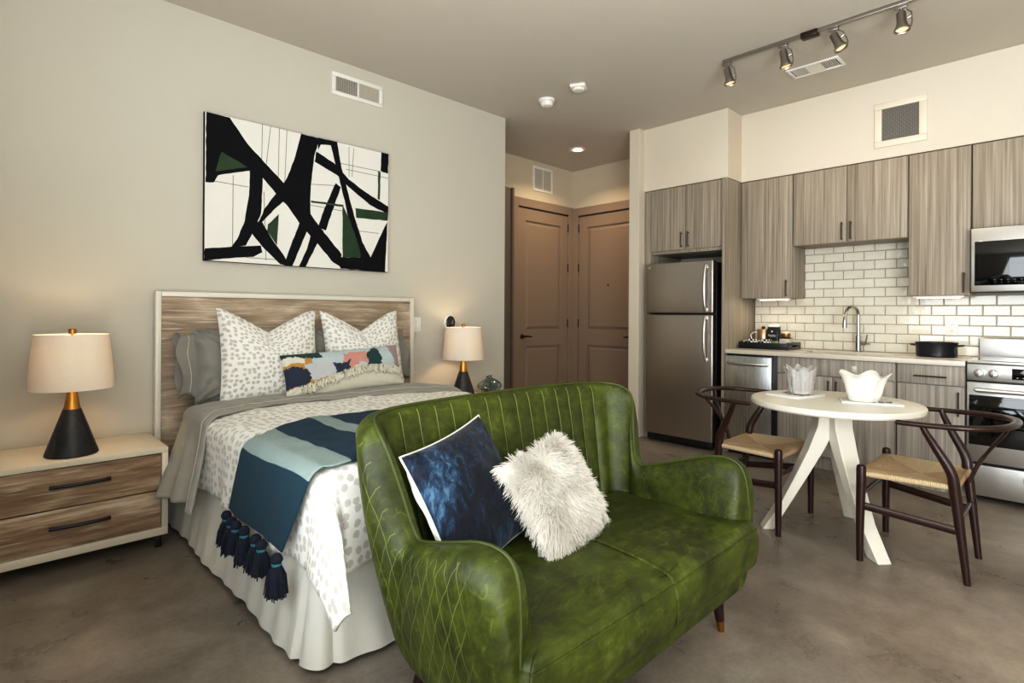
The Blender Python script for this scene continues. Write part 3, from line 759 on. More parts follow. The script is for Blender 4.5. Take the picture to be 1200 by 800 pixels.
for k, q in enumerate((.03, .17, .27, .42, .60, .72, .985)):
    px_, py_, pz_ = throw_pt(.0, q)
    px_ -= .018; pz_ -= .012
    L = .125+.01*math.sin(k*2.3); dx = -.008*math.sin(k*1.7)
    m = M()
    m.lathe([(0, 0.012), (.010, .008), (.0155, -.004), (.016, -.014), (.010, -.026), (.011, -.032), (.017, -.045), (.022, -.075), (.026, -L+.01), (.025, -L), (0, -L+.004)], (px_, py_, pz_), 24, mod=lambda a, i, r, z: (1.3*r*(1+(.13*math.sin(a*9+k) if i > 5 else .03*math.sin(a*9))), z+(.004*math.sin(a*7+k) if i > 8 else 0)))
    rng = random.Random(k)
    for j in range(34):
        a = rng.uniform(0, 2*PI); r0 = .014; r1 = rng.uniform(.024, .042); l_ = L+rng.uniform(-.01, .014)
        m.tube([(px_+r0*math.cos(a), py_+r0*math.sin(a), pz_-.03), (px_+.8*r1*math.cos(a), py_+.8*r1*math.sin(a), pz_-.07), (px_+r1*math.cos(a+.1), py_+r1*math.sin(a+.1), pz_-l_)], .0022, 4)
    ts = obj('tassel', m, TASS, to)
    m = M(); m.lathe([(.0150, -.022), (.0175, -.025), (.0175, -.030), (.0150, -.033)], (px_, py_, pz_), 20, caps=False); obj('tassel_band', m, TASB, ts)

# ------------------------------------------------------------------ pillows
def pillow(w, h, t, chop=0, pinch=.07, nu=44, nv=44, seed=0, wr=.006, colf=None, flangeL=0, p=.42, ear=.0):
    """pillow mesh in local x (width), z (height), y (thickness, front = -y)"""
    m = M()
    def pt(a, b, side):
        u, v = 2*a-1, 2*b-1
        th_ = t/2*(max(0, (1-u*u))*max(0, (1-v*v)))**p
        x = w/2*u*(1-pinch*(1-v*v)**1.0); z = h/2*v*(1-pinch*(1-u*u))
        if chop:
            k = max(0, 1-abs(u+.03)/.9); z -= chop*(k**1.25)*smooth(-.2, 1, v); th_ *= 1-.25*k*smooth(.2, 1, v)
        n_ = wr*(noise.noise((x*9+seed, z*9, side*3+seed))+.6*noise.noise((x*20+seed, z*20, side)))
        # wrinkles radiating from corners
        n_ += wr*.8*math.sin((math.atan2(abs(v)-1.05, abs(u)-1.05))*18+seed)*math.exp(-((abs(u)-1)**2+(abs(v)-1)**2)/.25)
        k = min(1, th_/(t*.12)) if t else 0
        return (x, side*(th_+n_*k), z)
    uvf = lambda a, b: (a*w+seed*.37, b*h)
    m.grid(lambda a, b: pt(a, b, -1), nu, nv, uvf=uvf, colf=colf)
    m.grid(lambda a, b: pt(a, b, 1), nu, nv, uvf=uvf, mi=0, colf=(lambda a, b: lin('#d9d5c8')) if colf else None, flip=True)
    return m, pt
def place(cen, lean=0, rz=0, roll=0):
    return Matrix.Translation(cen) @ Matrix.Rotation(rz, 4, 'Z') @ Matrix.Rotation(-lean, 4, 'X') @ Matrix.Rotation(roll, 4, 'Y')
# sleeping pillows in grey cases
for k, (cx, lab) in enumerate(((1.245, 'grey cased sleeping pillow at the left of the headboard, open end showing'), (1.905, 'grey cased sleeping pillow hidden behind the right dotted pillow'))):
    m, pt = pillow(.70, .44, .20, pinch=.04, seed=3+k, wr=.026, p=.36)
    # loose open hem of the case past the left (or right) end
    sg = -1 if k == 0 else 1
    def hem(a, b):
        an = a*2*PI; e = b
        hz_ = .20*(1-.15*math.sin(e*PI*.9))+.008*math.sin(an*3+e*3); ty = .012+.035*e+.022*e*math.sin(an*2)
        return (sg*(.33+.10*e+.012*math.sin(an*4)*e), ty*math.sin(an)*1.1+.012*math.sin(an*5)*e, hz_*math.cos(an)*(1+.06*e*math.sin(an*3+1)))
    m.grid(hem, 48, 10)
    def stitch(b, off):
        return [tuple(Vector(hem(i/48, b))*1.0+Vector((0, -.002 if math.sin(i/48*2*PI) < 0 else .002, 0))) for i in range(49)]
    MM = place((cx, 3.60, .895), .16, .0, 0)
    m.xf(MM); o = tag(obj('sleeping_pillow', m, GREYC, sharp=180), lab, 'pillow', 'grey sleeping pillows')
    m2 = M(); m2.tube(stitch(.45, 0), .0018, 5); m2.xf(MM); obj('hem_stitch', m2, cloth('pale_stitch', '#c9c8ba'), o)
for k, (cx, rz, lab, sz) in enumerate(((1.292, -.02, 'dotted white pillow left of the headboard centre, larger one with a chopped top', (.60, .57)), (1.925, -.05, 'dotted white pillow nearest the right bedside lamp, chopped top', (.58, .56)))):
    m, pt = pillow(sz[0], sz[1], .19, chop=.13, pinch=.06, seed=11+k*7, wr=.007)
    m.xf(place((cx, 3.475-.0*k, .955), .22, rz, .02-.03*k)); tag(obj('dotted_pillow', m, DOTP, sharp=180), lab, 'pillow', 'dotted pillows on the bed')
# lumbar pillow: woven colour blocks and a tufted fringe
cols = dict(navy=lin('#373c4f'), grey=lin('#c0c2c4'), gold=lin('#bb9250'), pink=lin('#cc988b'), ice=lin('#bcc8cb'), green=lin('#2c4748'), cream=lin('#d9d5c6'), mauve=lin('#a98f93'))
def lcol(a, b):
    a0 = a; a += .008*noise.noise((a*60, b*30, 1))+.045*noise.noise((a*7, b*3.5, 11))+.03*(b-.6); b += .03*noise.noise((a0*50, b*20, 4))+.16*noise.noise((a0*6, b*2, 21))
    wave = .30+.13*math.sin(a*5.2-1.35)+.16*smooth(.3, 1, a)
    if b < wave: return cols['cream']
    if a < .30 and b > .88: return cols['green']
    if a < .17:
        if b > .62: return cols['cream'] if b > .70+.5*(a-.05) else cols['gold']
        return cols['navy'] if b > .2 else cols['gold']
    if a < .36:
        if b < .35: return cols['gold']
        if b < .80-.6*abs(a-.27): return cols['grey']
        return cols['ice'] if a > .25 else cols['gold']
    if a < .58 and b < .74 and b > .3: return cols['navy'] if a < .52 else cols['pink']
    if .47 < a < .68 and b > .58 and b < .93: return cols['pink']
    if .66 < a < .84 and b < .86: return cols['green'] if a < .8 else cols['ice']
    if a > .93: return cols['mauve']
    return cols['ice']
m, pt = pillow(.80, .275, .13, pinch=.03, nu=110, nv=44, seed=5, wr=.004, colf=lcol)
MM = place((1.70, 3.30, .842), .30, -.04, -.05)
m.xf(MM); lo = tag(obj('lumbar_pillow', m, ATTR, sharp=180), 'oblong patchwork pillow with cream fringe in front of the dotted pillows', 'pillow')
m = M(); rng = random.Random(4)
for i in range(430):
    a = rng.uniform(.10, .97); b0 = .30+.13*math.sin(a*5.2-1.35)+.16*smooth(.3, 1, a)
    b = b0+rng.uniform(-.09, .05)
    p0 = Vector(pt(a, b, -1)); d = Vector((rng.uniform(-.012, .012), -rng.uniform(.012, .022), -rng.uniform(.006, .026)))
    m.tube([p0, p0+d*.6+Vector((0, -.006, .006)), p0+d+Vector((0, .004, -.006)), p0+Vector((d.x*.5, -.002, d.z-.006))], .0032, 5)
m.xf(MM); obj('fringe', m, cloth('cream_fringe_wool', '#d8d3c3', b=.6), lo)

# ------------------------------------------------------------------ nightstands and lamps
def nightstand(cx):
    t = thing('nightstand', 'two-drawer oak nightstand with cream case left of the bed', 'nightstand', (cx, 3.52, 0), 'nightstands')
    w = .72; x0, x1 = cx-w/2, cx+w/2; y0, y1 = 3.285, 3.755; z0, z1 = .10, .515
    m = M(); f = .028
    m.box((x0, y0, z1-f), (x1, y1, z1), .003); m.box((x0, y0, .065), (x1, y1, .105), .003)
    m.box((x0, y0, .105), (x0+f, y1, z1-f), .002); m.box((x1-f, y0, .105), (x1, y1, z1-f), .002)
    m.box((x0+f, y1-.012, .105), (x1-f, y1, z1-f))
    obj('case', m, CREAMW, t, sharp=30)
    m = M(); m.box((x0+f, y0+.03, .106), (x1-f, y1-.02, z1-f-.001)); obj('drawer_box', m, DARKSLOT, t)
    zm = (.105+z1-f)/2
    for (a, b) in ((.109, zm-.003), (zm+.003, z1-f-.004)):
        m = M(); m.box((x0+f+.004, y0+.006, a), (x1-f-.004, y0+.028, b), .0015); d = obj('drawer', m, OAK, t)
        zc_ = (a+b)/2+.012; m = M()
        pts = [(cx+q*.115-.0, y0-.012-.012*(1-q*q), zc_) for q in [i/8-1 for i in range(17)]]
        m.tube(pts, .0085, 10, rx=.007, up=(0, 0, 1))
        for q in (-.95, .95): m.box((cx+q*.115-.006, y0-.014, zc_-.006), (cx+q*.115+.006, y0+.007, zc_+.006), .001)
        obj('handle', m, BLACK, d)
    for lx in (x0+.04, x1-.04):
        for ly in (y0+.03, y1-.04):
            m = M(); m.box((lx-.014, ly-.014, 0), (lx+.014, ly+.014, .066), .001); obj('leg', m, BLACK, t)
    return t
ns = nightstand(.345)
dup(ns, (2.90, 3.52, 0), 0, 'two-drawer oak nightstand right of the bed, mostly hidden')

SHADE = N('linen_lampshade'); co = SHADE.coord(scale=(60, 60, 160))
SHADE.set(base=SHADE.mix(SHADE.noise(co, 1, 3), lin('#e4ded3'), lin('#f0ebe2')), rough=.9, trans=.0, spec=.1)
tr = SHADE.n('BsdfTranslucent'); tr.inputs[0].default_value = lin('#ede3d4'); ad = SHADE.n('MixShader'); ad.inputs[0].default_value = .22
SHADE.l(SHADE.b.outputs[0], ad.inputs[1]); SHADE.l(tr.outputs[0], ad.inputs[2]); SHADE.l(ad.outputs[0], SHADE.out.inputs[0])
CONE = N('charred_cone'); co = CONE.coord(scale=(12, 12, 5)); f_ = CONE.noise(co, 2.0, 5, .7, 1.5)
CONE.set(base=CONE.ramp(f_, [(.35, lin('#17161a')), (.6, lin('#2c2a2c')), (.75, lin('#4a4745'))]), rough=.42); CONE.bump(f_, .3, .003)
def lamp(cx, cy, zb):
    t = thing('table_lamp', 'brass and black cone lamp with linen shade on left nightstand', 'table lamp', (cx, cy, zb), 'bedside lamps')
    c = (cx, cy, zb)
    m = M(); m.lathe([(.0, 0), (.104, 0), (.107, .004), (.106, .010), (.036, .222)], c, 48); obj('lamp_base', m, CONE.mat, t)
    m = M(); m.lathe([(.036, .222), (.031, .238), (.016, .335), (.016, .42), (0, .42)], c, 40, caps=False); obj('lamp_neck', m, BRASS, t)
    m = M(); pr = [(.171, .322), (.148, .585)]
    m.lathe([pr[0], (.1712, .326), (.1482, .581), pr[1], (.1462, .585), (.1462, .581), (.1692, .326), (.169, .322), pr[0]], c, 64, caps=False); s_ = obj('lamp_shade', m, SHADE.mat, t)
    m = M()
    for k in range(3):
        a = 2*PI*k/3+.4; m.tube([(cx, cy, zb+.578), (cx+.147*math.cos(a), cy+.147*math.sin(a), zb+.578)], .002, 6)
    m.tube([(cx, cy, zb+.42), (cx, cy, zb+.58)], .004, 8)
    obj('shade_spider', m, BRASS, t)
    m = M(); m.lathe([(0, .58), (.006, .58), (.006, .586), (.016, .588), (.016, .608), (.013, .612), (0, .612)], c, 20); obj('finial', m, BRASS, t)
    m = M(); m.lathe([(0, .42), (.012, .42), (.013, .44), (.028, .475), (.022, .505), (0, .515)], c, 20); obj('bulb', m, BULB, t)
    return t
B_ = N('lamp_bulb'); B_.set(base=lin('#fff0d8'), emis=lin('#ffc98a'), estr=30.0); BULB = B_.mat
LL = (.325, 3.43); LR = (2.86, 3.53)
lp = lamp(LL[0], LL[1], .516); dup(lp, (LR[0], LR[1], .516), 0, 'brass and black cone lamp with linen shade under the thermostat')

VASEM = N('teal_raku_glaze'); co = VASEM.coord(); f_ = VASEM.noise(co, 14, 4, .6, 1)
VASEM.set(base=VASEM.ramp(f_, [(.35, lin('#20292b')), (.5, lin('#465a5c')), (.62, lin('#7f8f88')), (.72, lin('#5a4032'))]), rough=.12, coat=.8)
m = M(); vc = (3.165, 3.55, .516)
m.lathe([(0, 0), (.045, 0), (.06, .012), (.098, .058), (.10, .07), (.088, .088), (.05, .112), (.022, .122), (.018, .130), (.026, .138), (.022, .139), (.012, .128), (.012, .06), (0, .03)], vc, 40, mod=lambda a, i, r, z: (r*(1+.05*math.sin(2*a+.6)), z+(.010*math.cos(a-.4) if i > 3 else 0)))
vo = obj('glazed_vase', m, VASEM.mat); vo.scale = (1.12, 1.12, 1.12)
tag(vo, 'small squat teal glazed vase on the right nightstand', 'vase')

# ------------------------------------------------------------------ sofa
XC = 1.515
sofa = thing('loveseat', 'green leather wingback loveseat with channelled back at the bed foot', 'sofa', (XC, 1.25, 0))
# stations: dx top, y top, z top, dx bottom, y bottom, thickness   (left half, mirrored)
L_ = [(-.632, .885, .470, -.575, .895, .100), (-.634, .893, .560, -.576, .900, .108), (-.636, .908, .612, -.577, .912, .112), (-.637, .935, .640, -.578, .935, .114),
      (-.638, .980, .650, -.580, .975, .114), (-.637, 1.05, .642, -.582, 1.04, .112), (-.632, 1.14, .613, -.584, 1.12, .105), (-.620, 1.24, .580, -.585, 1.20, .096),
      (-.607, 1.315, .557, -.584, 1.27, .088), (-.600, 1.356, .553, -.582, 1.30, .085), (-.606, 1.385, .590, -.580, 1.32, .084), (-.626, 1.408, .680, -.576, 1.345, .084), (-.650, 1.428, .772, -.572, 1.37, .084),
      (-.668, 1.450, .838, -.563, 1.395, .084), (-.664, 1.500, .876, -.545, 1.42, .086), (-.632, 1.556, .890, -.515, 1.445, .09), (-.570, 1.600, .896, -.47, 1.462, .095),
      (-.46, 1.626, .900, -.39, 1.47, .098), (-.30, 1.636, .903, -.26, 1.475, .10), (-.10, 1.640, .905, -.095, 1.476, .10)]
ST = L_+[(-a, b, c, -d, e, f) for a, b, c, d, e, f in reversed(L_)]
SS = catmull(ST, 14)
NS = len(SS)
for _ in range(5):
    SS = [SS[0], SS[1]]+[tuple((SS[i-2][k]+SS[i-1][k]+SS[i][k]+SS[i+1][k]+SS[i+2][k])/5 for k in range(6)) for i in range(2, NS-2)]+[SS[-2], SS[-1]]
tang = []
for i in range(NS):
    a = SS[max(0, i-1)]; b = SS[min(NS-1, i+1)]
    a = SS[max(0, i-10)]; b = SS[min(NS-1, i+10)]        # directions come from the smoother foot line of the shell
    t_ = Vector((b[3]-a[3], b[4]-a[4], 0)); tang.append(t_.normalized())
nrmO = [Vector((-t_.y, t_.x, 0)) for t_ in tang]      # outward (left of travel = away from the seat)
arc = [0]
for a, b in zip(SS[:-1], SS[1:]): arc.append(arc[-1]+math.hypot(b[0]-a[0], b[1]-a[1]))
ZB = .17
def cen_at(i, t):
    dx, y, zt, bx, by, th_ = SS[i]
    g = .5*(t+math.sin(t*PI/2))
    return Vector((XC+lerp(bx, dx, g), lerp(by, y, g), lerp(ZB, zt, t)))
NO, NR, NI = 16, 11, 18
sec = []
rim_pts = []
for i in range(NS):
    dx, y, zt, bx, by, th0 = SS[i]
    end = min(arc[i], arc[-1]-arc[i]); k = math.sqrt(max(0, 1-(1-min(1, end/.05))**2)); th0 *= lerp(.30, 1, k)
    n = nrmO[i]; row = []
    r_ = th0/2
    zr = zt-r_
    tz = (zr-ZB)/(zt-ZB)
    for j in range(NO):
        t = tz*j/(NO-1); c = cen_at(i, t); bul = .016*math.sin(PI*t)*k
        under = -.02*(1-min(1, t/.12))**2
        p = c+n*(r_+bul+under); row.append(p)
    cr = cen_at(i, tz)
    for j in range(1, NR+1):
        a = PI*j/(NR+1); row.append(cr+n*(r_*math.cos(a))+Vector((0, 0, r_*math.sin(a))))
    inner_back = smooth(.62, .54, abs(dx))*smooth(1.52, 1.6, y)
    for j in range(NI):
        t = tz*(1-j/(NI-1)); c = cen_at(i, t)
        puff = 0
        if inner_back > 0:
            ph = (dx+.60)/1.20*15
            puff = .013*abs(math.sin(PI*ph))**.5*inner_back*smooth(0, .10, (zr-(c.z)))
        soft = .012*math.sin(PI*min(1, t))
        p = c-n*(r_+puff+soft*k); row.append(p)
    sec.append(row)
    a = PI*.60; rim_pts.append(cr+n*(r_*math.cos(a)*1.03)+Vector((0, 0, r_*math.sin(a)*1.03)))
K = len(sec[0])
m = M()
vs = [p for row in sec for p in row]
fs = []
for i in range(NS-1):
    for j in range(K-1): fs.append((i*K+j, (i+1)*K+j, (i+1)*K+j+1, i*K+j+1))
fs.append(tuple(range(K))); fs.append(tuple((NS-1)*K+j for j in reversed(range(K))))
m.add(vs, fs)
for i in range(NS):
    l = 0
    for j in range(K):
        if j: l += (sec[i][j]-sec[i][j-1]).length
        m.uv[i*K+j] = (arc[i], l)
for i in range(NS-1):
    for j in range(K-1): m.col[i*(K-1)+j] = G1(smooth(.07, .16, min(arc[i], arc[-1]-arc[i]))) if j < NO+1 else G1(0)
m.col[len(fs)-2] = G1(0); m.col[len(fs)-1] = G1(0)
obj('upholstered_shell', m, LEATHQ, sofa, sharp=75)
m = M()
front = [(rim_pts[0].x+.0, rim_pts[0].y, z_) for z_ in (.275, .32, .36, .41)]
front2 = [(rim_pts[-1].x, rim_pts[-1].y, z_) for z_ in (.41, .36, .32, .275)]
m.tube(front+[tuple(p) for p in rim_pts]+front2, .0052, 8); obj('piping', m, PIPED, sofa)
m = M()                                                 # stitch lines between the channels of the inner back
for k in range(1, 15):
    dxs = -.60+1.2*k/15
    i = min(range(NS), key=lambda q: abs(SS[q][0]-dxs) if SS[q][1] > 1.5 else 9)
    n = nrmO[i]; pts = [sec[i][j]-n*.0012 for j in range(NO+NR-3, K-3)]
    m.tube(pts, .0020, 6)
obj('channel_seams', m, SEAMC, sofa)
# seat cushion: rounded T-shaped slab
def cushion_outline(n=160):
    pts = [(-.585, 1.46), (-.585, 1.2), (-.585, .985), (-.60, .945), (-.622, .93), (-.630, .90), (-.620, .865), (-.585, .852), (-.3, .848), (0, .846)]
    pts = pts+[(-a, b) for a, b in reversed(pts[:-1])]
    c = catmull(pts, 10)
    back = [(lerp(.585, -.585, i/40), 1.46) for i in range(1, 40)]
    return c+back
OUT = cushion_outline(); YC = 1.16
def seat_z(s):  # s: 0 centre .. 1 edge
    return .452-.028*s**2.6
def ring(s, z, ins=0):
    r = []
    for (x, y) in OUT:
        dx, dy = x*s, (y-YC)*s
        L = math.hypot(x, y-YC); q = 1-ins/max(.01, L)
        r.append(Vector((XC+dx*q, YC+dy*q, z)))
    return r
rings = [ring(1, .262, .05), ring(1, .258, .02), ring(1, .266, .004), ring(1, .285, -.004), ring(1, .33, -.012), ring(1, .375, -.008), ring(1, .398, 0), ring(1, .412, .007), ring(1, .421, .018), ring(1, .426, .032)]
for s in (.90, .82, .72, .6, .46, .32, .18, .06): rings.append(ring(s, seat_z(s)))
n = len(OUT); vs = [p for r_ in rings for p in r_]
for i, p in enumerate(vs):
    ft = 1 if i >= n*9 else .35
    vs[i] = p+Vector((0, 0, .006*ft*noise.noise((p.x*5, p.y*5, 1))-.010*ft*math.exp(-((p.x-XC)/.03)**2)))
fs = []
for i in range(len(rings)-1):
    for j in range(n): fs.append((i*n+j, i*n+(j+1) % n, (i+1)*n+(j+1) % n, (i+1)*n+j))
fs.append(tuple(range(n-1, -1, -1))); fs.append(tuple((len(rings)-1)*n+j for j in range(n)))
m = M(); m.add(vs, fs); cu = obj('seat_cushion', m, LEATH, sofa, sharp=60)
m = M(); pts = [(XC, 1.45, .424)]
for s in (.9, .7, .5, .3, .1): pts.append((XC, YC+.30*s, seat_z(s)-.006))
for s in (.1, .3, .5, .7, .82, .90): pts.append((XC, YC-.314*s, seat_z(s)-.006))
pts += [(XC, .862, .418), (XC, .848, .40), (XC, .836, .36), (XC, .835, .31), (XC, .842, .275)]
m.tube(catmull(pts, 4), .0035, 8, rx=.011, up=(0, 0, 1)); obj('centre_welt', m, LEATH, cu)
fr = [Vector((XC+x*1.0, YC+(y-YC)*1.0, .4)) for (x, y) in OUT if y < 1.0]
m = M(); m.tube([(p.x, p.y-.001, .4005) for p in fr], .003, 6); obj('front_welt', m, LEATH, cu)
m = M(); m.box((XC-.555, .885, .165), (XC+.555, 1.47, .262), .03, seg=4); obj('base_rail', m, LEATH, sofa)
for sx in (-1, 1):
    for (ly, oy) in ((.965, -.02), (1.40, .03)):
        m = M(); top = Vector((XC+sx*.515, ly+.0, .175)); bot = Vector((XC+sx*.54, ly+oy+.012, 0))
        m.tube([top, bot.lerp(top, .45), bot.lerp(top, .25)], [.024, .019, .0165], 14); lg = obj('leg', m, MAHOG, sofa)
        m = M(); m.tube([bot.lerp(top, .25), bot], [.0165, .012], 14); obj('leg_tip', m, BRASS, lg)

# cushions on the sofa
VELV = N('crushed_navy_velvet'); co = VELV.coord(); f_ = VELV.noise(VELV.coord(scale=(1.0, 1.0, .38), rot=(0, .45, 0)), 34, 8, .78, .5); 
big = VELV.noise(co, 5, 2)
g_ = VELV.math('ADD', VELV.math('MULTIPLY', f_, .66), VELV.math('MULTIPLY', big, .34))
VELV.set(base=VELV.ramp(g_, [(.44, lin('#040a16')), (.51, lin('#0a1a2f')), (.56, lin('#1d3a56')), (.63, lin('#4d6c82'))]), rough=.55, sheen=.12, spec=.25); VELV.bump(f_, .5, .008)
m, pt = pillow(.43, .43, .17, pinch=.07, seed=21, wr=.008, nu=50, nv=50)
MM = place((1.155, 1.385, .622), .44, .22, -.15)
VB = cloth('white_pillow_back', '#d8d6cd')
half = len(m.f)//2
for i in range(half, len(m.f)): m.m[i] = 1
m.xf(MM); np_ = tag(obj('velvet_pillow', m, [VELV.mat, VB], sharp=180), 'crushed navy velvet pillow leaning in the loveseat corner', 'pillow')
m = M(); pp = [pt(i/30, 0, 1) for i in range(30)]+[pt(1, i/30, 1) for i in range(30)]+[pt(1-i/30, 1, 1) for i in range(30)]+[pt(0, 1-i/30, 1) for i in range(30)]
m.tube([MM @ Vector(p) for p in pp], .0036, 8, closed=True); obj('white_edging', m, VB, np_)
FUR = N('white_fur'); oi = FUR.coord(); FUR.set(base=FUR.mix(FUR.noise(oi, 30, 2), lin('#d6d0c4'), lin('#e8e3d9')), rough=.7, sss=0.0, sheen=.3)
m, pt = pillow(.375, .34, .13, pinch=.10, seed=33, wr=.004, p=.5)
MM = place((1.435, 1.255, .594), .52, .10, -.15)
m.xf(MM); fp = tag(obj('fur_pillow', m, FUR.mat, sharp=180), 'shaggy white fur pillow in front of the navy velvet pillow', 'pillow')
m = M(); rng = random.Random(8); IM = MM.to_3x3().inverted()
down = IM @ Vector((0, 0, -1))
for i in range(13000):
    side = -1 if rng.random() < .86 else 1
    a, b = rng.random(), rng.random()
    if rng.random() < .22:
        q = rng.randrange(4); a, b = ((0.01, b), (.99, b), (a, .01), (a, .99))[q]
    p0 = Vector(pt(a, b, side)); cl = noise.noise_vector((p0.x*14, p0.z*14, side*2))
    u, v = 2*a-1, 2*b-1
    out = Vector((u*abs(u)*.9, side*.75*(1-max(abs(u), abs(v))**4), v*abs(v)*.9)); out = out.normalized() if out.length > .05 else Vector((0, side, 0))
    L = rng.uniform(.024, .048)*(1.0 if v > .8 else 1.2 if v < -.8 else 1)
    d = (out*.75+cl*.75+Vector((rng.uniform(-.25, .25), 0, rng.uniform(-.25, .25)))+down*.35).normalized()
    pts = [p0]; cur = p0; w = Vector((rng.uniform(-1, 1), rng.uniform(-1, 1), rng.uniform(-1, 1)))
    for s in range(4):
        d = (d+down*.15+w*(.34 if s % 2 else -.34)+out*.03).normalized(); cur = cur+d*L/4; pts.append(cur)
    m.tube(pts, [.0011, .0011, .0010, .0008, .0004], 3, caps=False)
m.xf(MM); obj('fur', m, FUR.mat, fp, sharp=180)
fp.children[0]['kind'] = 'stuff'

# ------------------------------------------------------------------ dining table and chairs
TC = (3.445, .962)
t = thing('dining_table', 'round white pedestal dining table on three splayed plank legs', 'table', (TC[0], TC[1], 0))
m = M(); m.lathe([(0, .702), (.405, .702), (.418, .706), (.424, .714), (.424, .733), (.420, .739), (.412, .741), (0, .741)], (TC[0], TC[1], 0), 72); obj('tabletop', m, WHITEP, t, sharp=30)
tips = [(3.234, 1.262), (3.186, .664), (3.775, .957)]
for k, (lx, ly) in enumerate(tips):
    d = Vector((lx-TC[0], ly-TC[1], 0)); L = d.length; d.normalize(); s_ = Vector((-d.y, d.x, 0))
    m = M(); pr = []
    O = Vector((TC[0], TC[1], 0))
    # plank profile in the (radial, z) plane, tapering to the floor; width across
    prof = [((-.03, .702), (.085, .702), .050), ((.0, .60), (.095, .60), .050), ((.06, .47), (.140, .47), .047), ((.14, .32), (.205, .32), .043), ((.235, .15), (.285, .15), .039), ((.318, .0), (L+.01, .0), .035)]
    vs = []
    for (i0, i1, w) in prof:
        for (q, sg) in ((i0, -1), (i1, -1), (i1, 1), (i0, 1)): vs.append(O+d*q[0]+s_*(w*sg)+Vector((0, 0, q[1])))
    fs = [(3, 2, 1, 0), tuple(20+j for j in range(4))]
    for i in range(5):
        for j in range(4): fs.append((i*4+j, i*4+(j+1) % 4, (i+1)*4+(j+1) % 4, (i+1)*4+j))
    m.add(vs, fs); lg = obj('leg', m, WHITEP, t, sharp=30)
    bv = lg.modifiers.new('soft', 'BEVEL'); bv.width = .004; bv.segments = 2

CORD = N('paper_cord'); co = CORD.coord()
tc_ = CORD.n('TexCoord'); sx_ = CORD.n('SeparateXYZ'); CORD.l(tc_.outputs['Object'], sx_.inputs[0])
ax_ = CORD.math('ABSOLUTE', sx_.outputs[0]); ay_ = CORD.math('ABSOLUTE', sx_.outputs[1])
gt = CORD.math('GREATER_THAN', CORD.math('MULTIPLY', ax_, .9), ay_)
cA = CORD.math('SINE', CORD.math('MULTIPLY', sx_.outputs[0], 900)); cB = CORD.math('SINE', CORD.math('MULTIPLY', sx_.outputs[1], 900))
mx_ = CORD.n('Mix', data_type='FLOAT'); CORD.l(gt, mx_.inputs[0]); CORD.l(cA, mx_.inputs[2]); CORD.l(cB, mx_.inputs[3])
wv = mx_.outputs[0]
cl_ = CORD.mix(gt, lin('#b3926c'), lin('#d2ba95'))
cl_ = CORD.mix(CORD.math('MULTIPLY', CORD.noise(co, 30, 3), .4), cl_, lin('#e2d0b0'))
CORD.set(base=cl_, rough=.75, spec=.25); CORD.bump(wv, .7, .004)
ch = thing('dining_chair', 'dark wishbone chair with woven cord seat nearest the range', 'chair', (3.412, .555, 0), 'wishbone chairs at the round table')
CO = Vector((3.412, .555, 0))
w_ = lambda *p: CO+Vector(p)
for sx in (-1, 1):
    m = M(); m.tube([w_(sx*.262, .203, 0), w_(sx*.262, .203, .2), w_(sx*.258, .200, .40), w_(sx*.257, .2, .455), w_(sx*.257, .2, .470), w_(sx*.257, .2, .476)], [.0150, .0185, .0215, .0215, .0195, .011], 14); obj('leg', m, MAHOG, ch)
    pts = catmull([(sx*.200, -.205, 0), (sx*.206, -.182, .22), (sx*.214, -.160, .42), (sx*.222, -.148, .50), (sx*.240, -.092, .61), (sx*.262, -.052, .69), (sx*.266, -.044, .72)], 6)
    rr = [interp([0, .25, .45, .6, .72], [.0140, .0195, .0240, .0185, .012], p[2]) for p in pts]
    m = M(); m.tube([w_(*p) for p in pts], rr, 14); obj('leg', m, MAHOG, ch)
rail = catmull([(-.285, .045, .712), (-.288, -.03, .713), (-.282, -.12, .715), (-.255, -.225, .718), (-.19, -.305, .722), (-.10, -.345, .725), (0, -.357, .726)], 6)
rail = rail+[(-a, b, c) for a, b, c in reversed(rail[:-1])]
nr = len(rail)
m = M(); m.tube([w_(*p) for p in rail], [.012+.002*math.sin(PI*i/(nr-1)) for i in range(nr)], 14, rx=[lerp(.0135, .020, math.sin(PI*i/(nr-1))) for i in range(nr)], up=(0, 0, 1))
for e in (0, -1): m.lathe([(0, -.0125), (.009, -.009), (.0128, 0), (.009, .009), (0, .0125)], w_(*rail[e]), 12)
obj('top_rail', m, MAHOG, ch)
m = M()
pts = catmull([(0, -.190, .425), (0, -.215, .50), (0, -.245, .56)], 4)
m.tube([w_(*p) for p in pts], .009, 10, rx=.021, up=(0, 1, 0))
for sx in (-1, 1):
    pts = catmull([(sx*.006, -.238, .545), (sx*.022, -.268, .60), (sx*.06, -.312, .67), (sx*.095, -.337, .717)], 5)
    m.tube([w_(*p) for p in pts], .0075, 10, rx=.013, up=(0, 1, 0))
obj('wishbone_splat', m, MAHOG, ch)
m = M()
def bar(a, b, r, rx): m.tube([w_(*a), w_(*b)], r, 10, rx=rx, up=(0, 0, 1))
for sx in (-1, 1): bar((sx*.26, .20, .275), (sx*.205, -.178, .235), .019, .008)
bar((-.258, .2, .33), (.258, .2, .33), .012, .009); bar((-.208, -.175, .275), (.208, -.175, .275), .013, .008)
obj('stretchers', m, MAHOG, ch)
def seat_pt(a, b, top):
    v = 2*b-1; hw = lerp(.212, .252, b); u = 2*a-1; x = u*hw; y = lerp(-.165, .208, b)
    if top:
        dip = .030*(1-max(abs(u), abs(v))**1.6)
        edge = .012*(max(abs(u), abs(v))**10)
        return (x, y, .452-dip-edge+.004*v)
    return (x, y, .418+.008*(1-max(abs(u), abs(v))))
